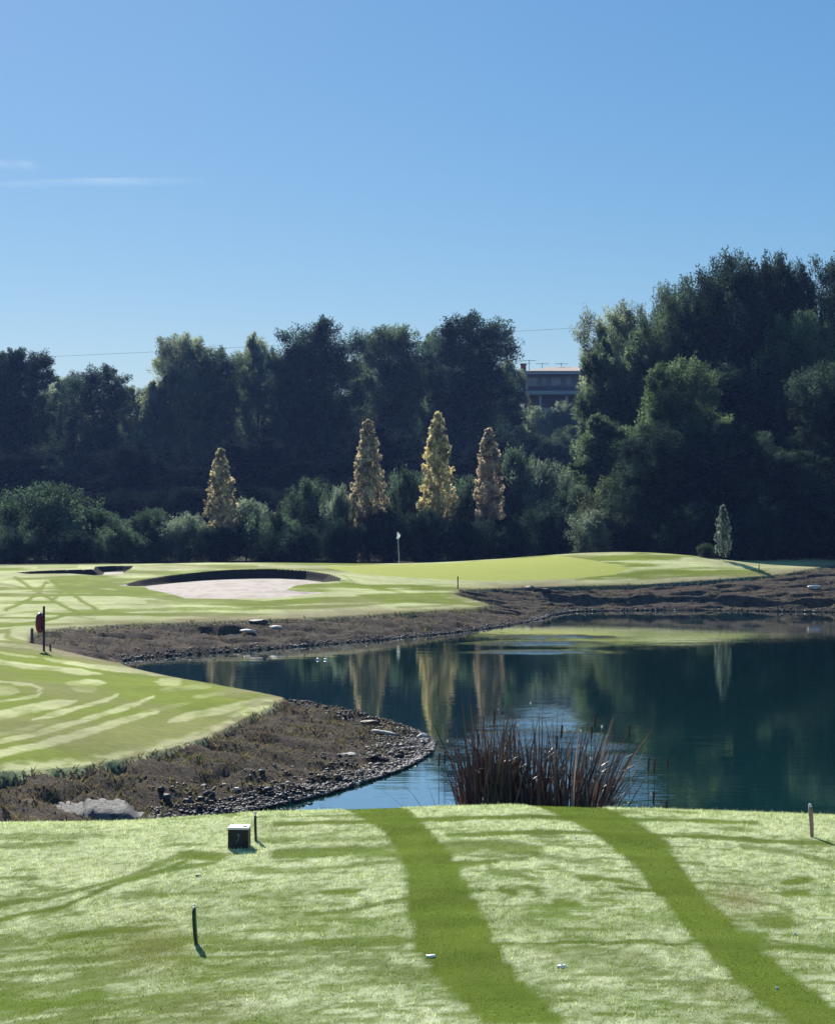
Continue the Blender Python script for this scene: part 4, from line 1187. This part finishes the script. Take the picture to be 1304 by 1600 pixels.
# ------------------------------------------------------------------ things around the pond
M_wood = simple('weathered_wood', (.11, .095, .08), .9, .3, 25, .4)
def stake(px, py, Y, h, label, d=.07, mat=None, lean=0.0):
    X = XY(px, Y); z = zl(X, Y)
    m = MB(); m.box((0, 0, h / 2 - .1), (d, d, h + .2), d * .15, tilt=lean)
    m.add([(-d * .4, -d * .4, h), (d * .4, -d * .4, h), (d * .4, d * .4, h), (-d * .4, d * .4, h), (0, 0, h + d * .5)], [(0, 1, 4), (1, 2, 4), (2, 3, 4), (3, 0, 4)])
    o = m.build('stake', mat or M_wood); o.location = (X, Y, z)
    return tag(o, label, 'stake', 'short hazard stakes around the pond')
stake(50.5, 1000, 64, .46, 'short dark stake on the turf edge just left of the lifebuoy post', .09)
stake(79, 1010, 61, .2, 'low stump stake just right of the lifebuoy post', .06)
stake(498, 1090, 47, .16, 'small dark stake on the far edge of the peninsula', .06)
stake(715, 925, 98, .62, 'thin stake at the corner where the two far banks meet', .06)
stake(1185, 903, 104, .5, 'thin stake on the grass edge of the right bank', .05)
def lifebuoy_post():
    Y = 60.5; X = XY(69, Y); z = zl(X, Y)
    h = 1.42
    e = empty('lifebuoy_post', (X, Y, z), 'tall dark post carrying the lifebuoy at the left end of the cove', 'post')
    m = MB(); m.box((0, 0, h / 2 - .1), (.065, .065, h + .2), .008); m.build('post', simple('dark_post', (.03, .03, .033), .7, .2, 20), e)
    m = MB(); m.tube([(-.03, -.035, h - .22), (-.11, -.05, h - .22), (-.13, -.05, h - .17)], .012, 8); m.build('hook', simple('hook_metal', (.5, .5, .5), .4, .1, 8, metal=.6), e)
    # ring seen nearly edge on
    Rm, r = .26, .07
    V, Fc = [], []
    N, K = 48, 14
    for i in range(N):
        a = 2 * math.pi * i / N
        for k in range(K):
            b = 2 * math.pi * k / K
            V.append(((Rm + r * math.cos(b)) * math.cos(a), r * math.sin(b) * 1.1, (Rm + r * math.cos(b)) * math.sin(a)))
            Fc.append((i * K + k, ((i + 1) % N) * K + k, ((i + 1) % N) * K + (k + 1) % K, i * K + (k + 1) % K))
    be = empty('lifebuoy', (X - .115, Y - .05, z + h - .22 - .30), 'dark red lifebuoy hanging almost edge-on from the post', 'lifebuoy', rz=R(87))
    mesh_np('ring', np.array(V), np.array(Fc), simple('red_foam', (.16, .008, .018), .5, .2, 12), be, smooth=True)
    for a0 in (90,):
        V, Fc = [], []
        M_, K = 6, 14
        for i in range(M_):
            a = R(a0 - 9 + 18 * i / (M_ - 1))
            for k in range(K):
                b = 2 * math.pi * k / K; rr = r * 1.06
                V.append(((Rm + rr * math.cos(b)) * math.cos(a), rr * math.sin(b) * 1.1, (Rm + rr * math.cos(b)) * math.sin(a)))
                if i < M_ - 1: Fc.append((i * K + k, (i + 1) * K + k, (i + 1) * K + (k + 1) % K, i * K + (k + 1) % K))
        mesh_np('band', np.array(V), np.array(Fc), M_band, be, smooth=True)
M_band = simple('white_band', (.7, .68, .66), .5, .1, 12)
lifebuoy_post()
def flagstick():
    Y = 117.0; X = XY(622.5, Y); z = zl(X, Y)
    zt = at(0, 831, Y)[2]
    e = empty('flagstick', (X, Y, z), 'golf flagstick with small white flag on the green', 'flagstick')
    m = MB(); m.tube([(0.04, 0, -.05), (-.06, 0, zt - z)], [.022, .016], 8); m.build('pole', simple('pole_paint', (.55, .6, .62), .4, .1, 5), e)
    h = zt - z
    V, Fc = [], []
    n = 9
    for i in range(n):
        t = i / (n - 1)
        for s_ in (0, 1):
            for th in (-.004, .004):
                V.append((-.06 + .02 * (1 - t) - t * .06 + .10 * s_ * (1 - .2 * t) * math.sin(t * 3 + .4) * .9 + .0, th + .08 * math.sin(t * 6 + s_ * 2) * s_, h - .02 - t * (.40 + .02 * s_) - .12 * s_ * t))
    V = []
    for i in range(n):
        t = i / (n - 1)       # limp pennant: hangs down and out to the lower left
        wd = .04 + .17 * math.sin(min(t * 1.25, 1) * math.pi * .75) 
        ox = -.055 - .10 * max(0, t - .55)
        for s_ in (0, 1):
            for th in (-.005, .005):
                V.append((ox + s_ * wd - .04, th + .05 * math.sin(t * 7 + s_ * 2.5) * s_, h - .01 - t * .42))
    for i in range(n - 1):
        a = i * 4; b = a + 4
        Fc += [(a, a + 2, b + 2, b), (a + 1, b + 1, b + 3, a + 3), (a, b, b + 1, a + 1), (a + 2, a + 3, b + 3, b + 2)]
    Fc += [(0, 1, 3, 2), ((n - 1) * 4, (n - 1) * 4 + 2, (n - 1) * 4 + 3, (n - 1) * 4 + 1)]
    mesh_np('flag', np.array(V), np.array(Fc), leaf_mat('flag_cloth', trans=.5, var=.0, objcol=False, col=(.85, .87, .9), tint=(1, 1, 1)), e, smooth=True)
flagstick()
for j, (px, lab) in enumerate([(497, 'white scrap floating on the pond, the left of two'), (508, 'white scrap floating on the pond, the right of two')]):
    X, Y = onz(px, 1031, 0)
    V, Fc = rocks_np(np.zeros(1), np.zeros(1), np.zeros(1), np.array([.075]), .55)
    o = mesh_np('floating_scrap', V, Fc, simple('white_plastic' + str(j), (.8, .8, .78), .4, .05, 20)); o.location = (X, Y, .02)
    tag(o, lab, 'litter', 'white scraps floating on the pond')

# ------------------------------------------------------------------ reeds standing in the near water
def reeds(name, label, px0, px1, Y, n, top0, top1, leanf, cols, nheads, seed, wid=.014):
    r_ = np.random.default_rng(seed)
    cx = XY((px0 + px1) / 2, Y)
    e = empty(name, (cx, Y, -.25), label, 'reeds', 'reeds in the pond in front of the tee')
    hw = (px1 - px0) / 2 * Y / F
    seg = 6
    V = []; Fc = []; C = []
    tips = []
    for i in range(n):
        bx = r_.uniform(-1, 1) * hw * .8; by = r_.uniform(-.7, .7)
        u = bx / hw
        H = (r_.uniform(top0, top1) * (1 - .18 * abs(u) ** 2)) + .25
        if r_.random() < .35: H *= r_.uniform(.45, .8)
        ln = leanf(u, r_)
        ly_ = r_.normal() * .08
        w = wid * r_.uniform(.6, 1.6)
        curl = r_.normal() * .10 + ln * .5
        ang = r_.random() * np.pi
        b = len(V)
        col = np.array(cols[r_.integers(len(cols))]) * r_.uniform(.6, 1.3)
        droop = r_.random() < .35
        for k in range(seg + 1):
            t = k / seg
            x = bx + ln * H * t + curl * H * t ** 3 * .6; y = by + ly_ * H * t
            z = H * t
            if droop and t > .6:
                x += np.sign(ln + r_.normal() * .05 + 1e-3) * (t - .6) * H * .5; z -= (t - .6) ** 2 * H * 1.8
            ww = w * (1 - t ** 2.2) + .001
            V += [(x - np.cos(ang) * ww, y - np.sin(ang) * ww, z), (x + np.cos(ang) * ww, y + np.sin(ang) * ww, z)]
            C += [col, col]
            if k: Fc.append((b + 2 * k - 2, b + 2 * k - 1, b + 2 * k + 1, b + 2 * k))
        tips.append((x, y, z))
    mesh_np('leaves', np.array(V), np.array(Fc), M_reed, e, attrs={'col': np.array(C) * np.array([.78, .72, .85])})
    if nheads:
        m = MB(); fl = []
        for i in r_.choice(n, nheads, replace=False):
            x, y, z = tips[i]
            if r_.random() < .5:
                m.tube([(x, y, z - .20), (x, y, z - .18), (x + .01, y, z - .02), (x + .01, y, z)], [.006, .014, .014, .005], 7)
                m.tube([(x, y, .0), (x, y, z - .2)], .004, 5)
            else: fl.append((x, y, z))
        if m.v: m.build('seed_heads', M_head, e)
        if fl:
            fl = np.array(fl)
            for q in fl:
                V2, F2 = rocks_np(q[:1], q[1:2], q[2:3], np.full(1, .015), 1.6)
                mesh_np('fluff', V2, F2, M_fluff, e)
M_reed = leaf_mat('reed_leaf', trans=.3, var=.25, attrcol=True, gloss=.05, tint=(1.1, 1, .8))
M_head = simple('seed_head', (.10, .055, .035), .9, .3, 40)
M_fluff = leaf_mat('seed_fluff', trans=.5, var=.1, objcol=False, col=(.75, .72, .68), tint=(1, 1, 1))
RED = [(.060, .026, .026), (.085, .045, .035), (.045, .026, .028), (.08, .062, .042), (.035, .03, .03), (.05, .055, .035), (.14, .11, .075)]
NAV = [(.035, .04, .05), (.05, .05, .055), (.08, .05, .045), (.03, .04, .035), (.12, .10, .07)]
PAL = [(.10, .075, .05), (.20, .17, .12), (.07, .08, .05), (.30, .27, .22), (.10, .06, .045)]
reeds('reed_clump', 'russet brown upright reeds forming the left third of the clump', 718, 808, 28.5, 400, 1.5, 2.35, lambda u, r: r.normal() * .07 + .03 * u, RED, 16, 1)
reeds('reed_clump', 'darkest densest reeds in the middle of the clump with russet tips', 795, 885, 28.8, 290, 1.35, 2.2, lambda u, r: r.normal() * .07 + .05 * u, RED[:3] + NAV + [(.16, .13, .10)], 20, 2)
reeds('reed_clump', 'reeds leaning out to the right with pale stems at the right end of the clump', 868, 928, 28.3, 300, 1.2, 2.05, lambda u, r: r.normal() * .10 + .16 + .14 * u, NAV + PAL, 22, 3)
reeds('reed_clump', 'few thin dark stalks standing alone left of the big reed clump', 645, 708, 29.5, 18, .35, .95, lambda u, r: r.normal() * .22 - .15, [(.03, .03, .035), (.06, .05, .05)], 0, 4, wid=.006)
reeds('reed_clump', 'sparse low stalks trailing right of the big reed clump', 950, 992, 29.0, 16, .3, .8, lambda u, r: abs(r.normal()) * .35 + .2, PAL, 4, 5, wid=.007)
# lone leaning stick in front of the peninsula tip
m = MB()
a = Vector(at(678, 1133, 31)); b = Vector(at(700, 1185, 31)); d_ = (b - a); c2 = b + d_ * (b.z + .2) / -d_.z
m.tube([a, (a + c2) / 2 + Vector((.02, 0, .02)), c2], [.006, .011, .014], 8)
tag(m.build('stick', simple('wet_stick', (.04, .035, .03), .7, .2, 20)), 'thin dark stick leaning out of the water beside the peninsula tip', 'stick')

# ------------------------------------------------------------------ things on the tee
def tz(x, y): return float(tee_surf(np.array([x]), np.array([y]))[0])
def tee_at(px, py):
    Y = 10.0
    for _ in range(12): Y = (EYE - tz(XY(px, Y), Y)) * F / (py - 800)
    return XY(px, Y), Y, tz(XY(px, Y), Y)
def marker_box():
    X, Y, z = tee_at(372.5, 1328)
    e = empty('tee_marker_box', (X, Y + .05, z), 'small black cube tee marker with a white top', 'tee marker', rz=R(-2))
    w = .101
    blk = simple('black_paint', (.012, .012, .018), .45, .2, 30)
    wht = simple('white_paint', (.80, .79, .74), .5, .06, 30)
    m = MB(); m.box((0, 0, .047), (w, w, .104), .004); m.build('body', blk, e)
    m = MB(); m.box((0, 0, .1035), (w + .006, w + .006, .010), .003); tp = m.build('top_plate', wht, e)
    m = MB()      # illegible lettering line and round stud on the top
    for k in range(7): m.box((-.024 + k * .0066, -.004, .1093), (.0046, .018 if k % 2 else .013, .0014))
    m.build('lettering', blk, tp)
    m = MB(); m.tube([(.031, -.018, .108), (.031, -.018, .1125)], .009, 12); m.build('stud', blk, tp)
    m = MB()      # faint curled emblem on the face: dot above a slanting tail
    m.tube([(.002, -w / 2 - .0005, .073), (.002, -w / 2 - .0018, .073)], .0062, 16)
    for p, q in (((.004, .068), (.002, .052)), ((.002, .052), (-.010, .034))):
        dx, dz = q[0] - p[0], q[1] - p[1]; l = math.hypot(dx, dz); nx, nz = -dz / l * .0028, dx / l * .0028
        y0, y1 = -w / 2 - .0016, -w / 2 + .001
        m.add([(p[0] - nx, y0, p[1] - nz), (p[0] + nx, y0, p[1] + nz), (q[0] + nx * .5, y0, q[1] + nz * .5), (q[0] - nx * .5, y0, q[1] - nz * .5),
               (p[0] - nx, y1, p[1] - nz), (p[0] + nx, y1, p[1] + nz), (q[0] + nx * .5, y1, q[1] + nz * .5), (q[0] - nx * .5, y1, q[1] - nz * .5)],
              [(0, 1, 2, 3), (0, 4, 5, 1), (1, 5, 6, 2), (2, 6, 7, 3), (3, 7, 4, 0)])
    m.build('emblem', simple('emblem_grey', (.10, .16, .20), .5, .1, 30), e)
marker_box()
def plate_stake(px, py, h, depth, col, tipcol, label, tipr=.006, rz=0.0, bend=.004):
    X, Y, z = tee_at(px, py)
    e = empty('tee_stake', (X, Y, z), label, 'stake', 'small stakes on the tee', rz)
    n = 10; V = []; Fc = []
    for i in range(n + 1):
        t = i / n
        hw = depth / 2 * (.35 + .65 * math.sin(min(1, t * 1.6 + .15) * math.pi / 2)) * (1 if t < .8 else math.sqrt(max(.12, 1 - ((t - .8) / .2) ** 2)))
        x = -bend * math.sin(t * math.pi * .5) * 1.0 + bend * .5
        for sx, sy in ((-1, -1), (1, -1), (1, 1), (-1, 1)):
            V.append((x + sx * .0045, sy * hw, t * h - .01))
    for i in range(n):
        for k in range(4):
            a = i * 4 + k; b = i * 4 + (k + 1) % 4
            Fc.append((a, b, b + 4, a + 4))
    Fc.append((n * 4, n * 4 + 1, n * 4 + 2, n * 4 + 3))
    mesh_np('blade', np.array(V), np.array(Fc), simple('stake_paint' + str(px), col, .5, .15, 40), e)
    V, Fc = rocks_np(np.array([-bend * .5]), np.zeros(1), np.array([h - .006 + tipr * .8]), np.array([tipr]), 1.2)
    mesh_np('tip', V, Fc, simple('tip_paint' + str(px), tipcol, .5, .05, 40), e, smooth=True)
plate_stake(305.5, 1478, .158, .062, (.012, .045, .022), (.8, .8, .72), 'dark green thin stake with a white tip in front of the marker box', .0055, bend=.01)
plate_stake(399.5, 1315, .142, .055, (.03, .035, .02), (.75, .75, .72), 'thin black stake with a white knob just right of the marker box', .008)
def pink_post():
    X, Y, z = tee_at(1267.5, 1309)
    e = empty('tee_post', (X, Y, z), 'weathered pinkish wooden peg with a pale tip at the right edge of the tee', 'post')
    m = MB(); m.tube([(0, 0, -.02), (-.001, 0, .05), (-.005, 0, .12), (-.009, 0, .158)], [.0085, .0105, .0115, .010], 12)
    m.build('peg', simple('pink_wood', (.40, .24, .19), .85, .3, 60, .4), e, smooth=True)
    m = MB(); m.tube([(-.009, 0, .156), (-.0095, 0, .168), (-.010, 0, .174)], [.0098, .009, .005], 12); m.build('tip', simple('pale_tip', (.72, .68, .70), .6, .1, 60), e, smooth=True)
pink_post()
def scrap(px, py, w, label, spike=False, seed=0):
    X, Y, z = tee_at(px, py)
    r_ = np.random.default_rng(seed)
    n = 14; V = [(0, 0, .010)]; Fc = []
    for i in range(n):
        a = 2 * math.pi * i / n; q = .8 + .35 * r_.random()
        V.append((math.cos(a) * w / 2 * q, math.sin(a) * w * .4 * q, .008 + .004 * r_.random()))
    for i in range(n):
        a = 2 * math.pi * i / n
        V.append((V[1 + i][0] * .9, V[1 + i][1] * .9, .002))
    for i in range(n):
        j = (i + 1) % n
        Fc.append((0, 1 + i, 1 + j))
    Q = [(1 + i, 1 + n + i, 1 + n + (i + 1) % n, 1 + (i + 1) % n) for i in range(n)]
    if spike:
        b = len(V); V += [(-.003, -.002, .009), (.004, -.001, .009), (0, .003, .009), (-.001, 0, .022)]
        Fc += [(b, b + 1, b + 3), (b + 1, b + 2, b + 3), (b + 2, b, b + 3)]
    V = np.array(V); V[:, 2] += .001
    o = mesh_np('white_scrap', V, [np.array(Fc), np.array(Q)], simple('white_scrap_mat' + str(px), (.86, .85, .82), .5, .03, 60)); o.location = (X, Y, z); o.rotation_euler = (0, 0, .2)
    return tag(o, label, 'litter', 'white scraps lying on the tee')
scrap(672, 1497, .038, 'flat oval white scrap lying on the left dark mown track', seed=1)
scrap(877, 1513, .036, 'white scrap with a small upright point, between the two dark tracks', True, 2)
scrap(1241, 1462, .010, 'tiny white scrap right of the right dark track', seed=3)
scrap(1213, 1547, .010, 'tiny white scrap on the right dark track', seed=4)
scrap(899, 1311, .009, 'tiny white scrap on the left edge of the right track near the crest', seed=5)
def cap():
    X, Y, z = tee_at(310, 1371)
    e = empty('ground_cap', (X, Y, z), 'small round cap sunk in the grass between the green stake and the marker box', 'ground cap')
    m = MB(); m.tube([(0, 0, .0), (0, 0, .013)], [.014, .014], 18); m.build('rim', simple('cap_rim', (.02, .022, .015), .6, .2, 40), e)
    m = MB(); m.tube([(0, 0, .012), (0, 0, .0155)], [.0095, .008], 18); m.build('lid', simple('cap_lid', (.40, .42, .24), .5, .2, 40), e)
cap()

# ------------------------------------------------------------------ thin high cloud wisps
def cloud_mat():
    m, nd, lk = newmat('cirrus')
    out = nd.new('ShaderNodeOutputMaterial')
    tr = nd.new('ShaderNodeBsdfTransparent'); tl = nd.new('ShaderNodeBsdfTranslucent'); df = nd.new('ShaderNodeBsdfDiffuse')
    tl.inputs['Color'].default_value = (.62, .78, .92, 1); df.inputs['Color'].default_value = (.62, .78, .92, 1)
    ad = nd.new('ShaderNodeMixShader'); ad.inputs[0].default_value = .5
    lk.new(df.outputs[0], ad.inputs[1]); lk.new(tl.outputs[0], ad.inputs[2])
    n = noise_tex(nd, lk, .010, 5, .6, scl=(.35, .6, 1))
    r = ramp(nd, [(.40, 0), (.7, 1)]); lk.new(n.outputs['Fac'], r.inputs[0])
    a = mathn(nd, lk, 'MULTIPLY', mathn(nd, lk, 'MULTIPLY', attr(nd, 'dens'), mathn(nd, lk, 'MULTIPLY_ADD', r.outputs[0], .7, .3)), .8)
    mx = nd.new('ShaderNodeMixShader'); lk.new(a, mx.inputs[0]); lk.new(tr.outputs[0], mx.inputs[1]); lk.new(ad.outputs[0], mx.inputs[2])
    lk.new(mx.outputs[0], out.inputs[0])
    return m
M_cloud = cloud_mat()
def wisp(p0, p1, Y, depth, label, seed):
    n, k = 60, 10; V = []; D = []
    for i in range(n):
        t = i / (n - 1); px = p0[0] + (p1[0] - p0[0]) * t; py = p0[1] + (p1[1] - p0[1]) * t + 1.5 * math.sin(t * 7 + seed)
        X, _, Z = at(px, py, Y)
        for j in range(k):
            s = j / (k - 1)
            V.append((X, Y + (s - .5) * depth, Z + 8 * math.sin(s * 3.14)))
            D.append(math.sin(math.pi * s) ** 1.3 * min(1, t * 8) * min(1, (1 - t) * 6) * (.45 + .55 * math.sin(t * 3.1 * 2 + seed) ** 2))
    ii = (np.arange(n - 1)[:, None] * k + np.arange(k - 1)[None]).ravel()
    o = mesh_np('cloud', np.array(V), np.stack([ii, ii + 1, ii + k + 1, ii + k], -1), M_cloud, attrs={'dens': np.array(D)}, smooth=True)
    return tag(o, label, 'cloud', kind='stuff')
wisp((-60, 291), (335, 283), 4000, 120, 'thin streak of white cloud low on the left of the sky', 1.0)
wisp((-60, 257), (58, 258), 4200, 160, 'short faint wisp of cloud above the streak at the left edge', 2.2)

# ------------------------------------------------------------------ haze
HZ = 33.0
m = MB(); m.box((0, 330, HZ / 2 - 2.5), (5200, 800, HZ + 2))
mh, nd, lk = newmat('haze_air')
out = nd.new('ShaderNodeOutputMaterial'); pv = nd.new('ShaderNodeVolumePrincipled')
pv.inputs['Color'].default_value = (.26, .44, 1.0, 1)
pv.inputs['Density'].default_value = .00016
pv.inputs['Anisotropy'].default_value = .3
lk.new(pv.outputs[0], out.inputs['Volume'])
hz = m.build('haze', mh)
tag(hz, 'thin bluish haze filling the air over the course', kind='stuff')
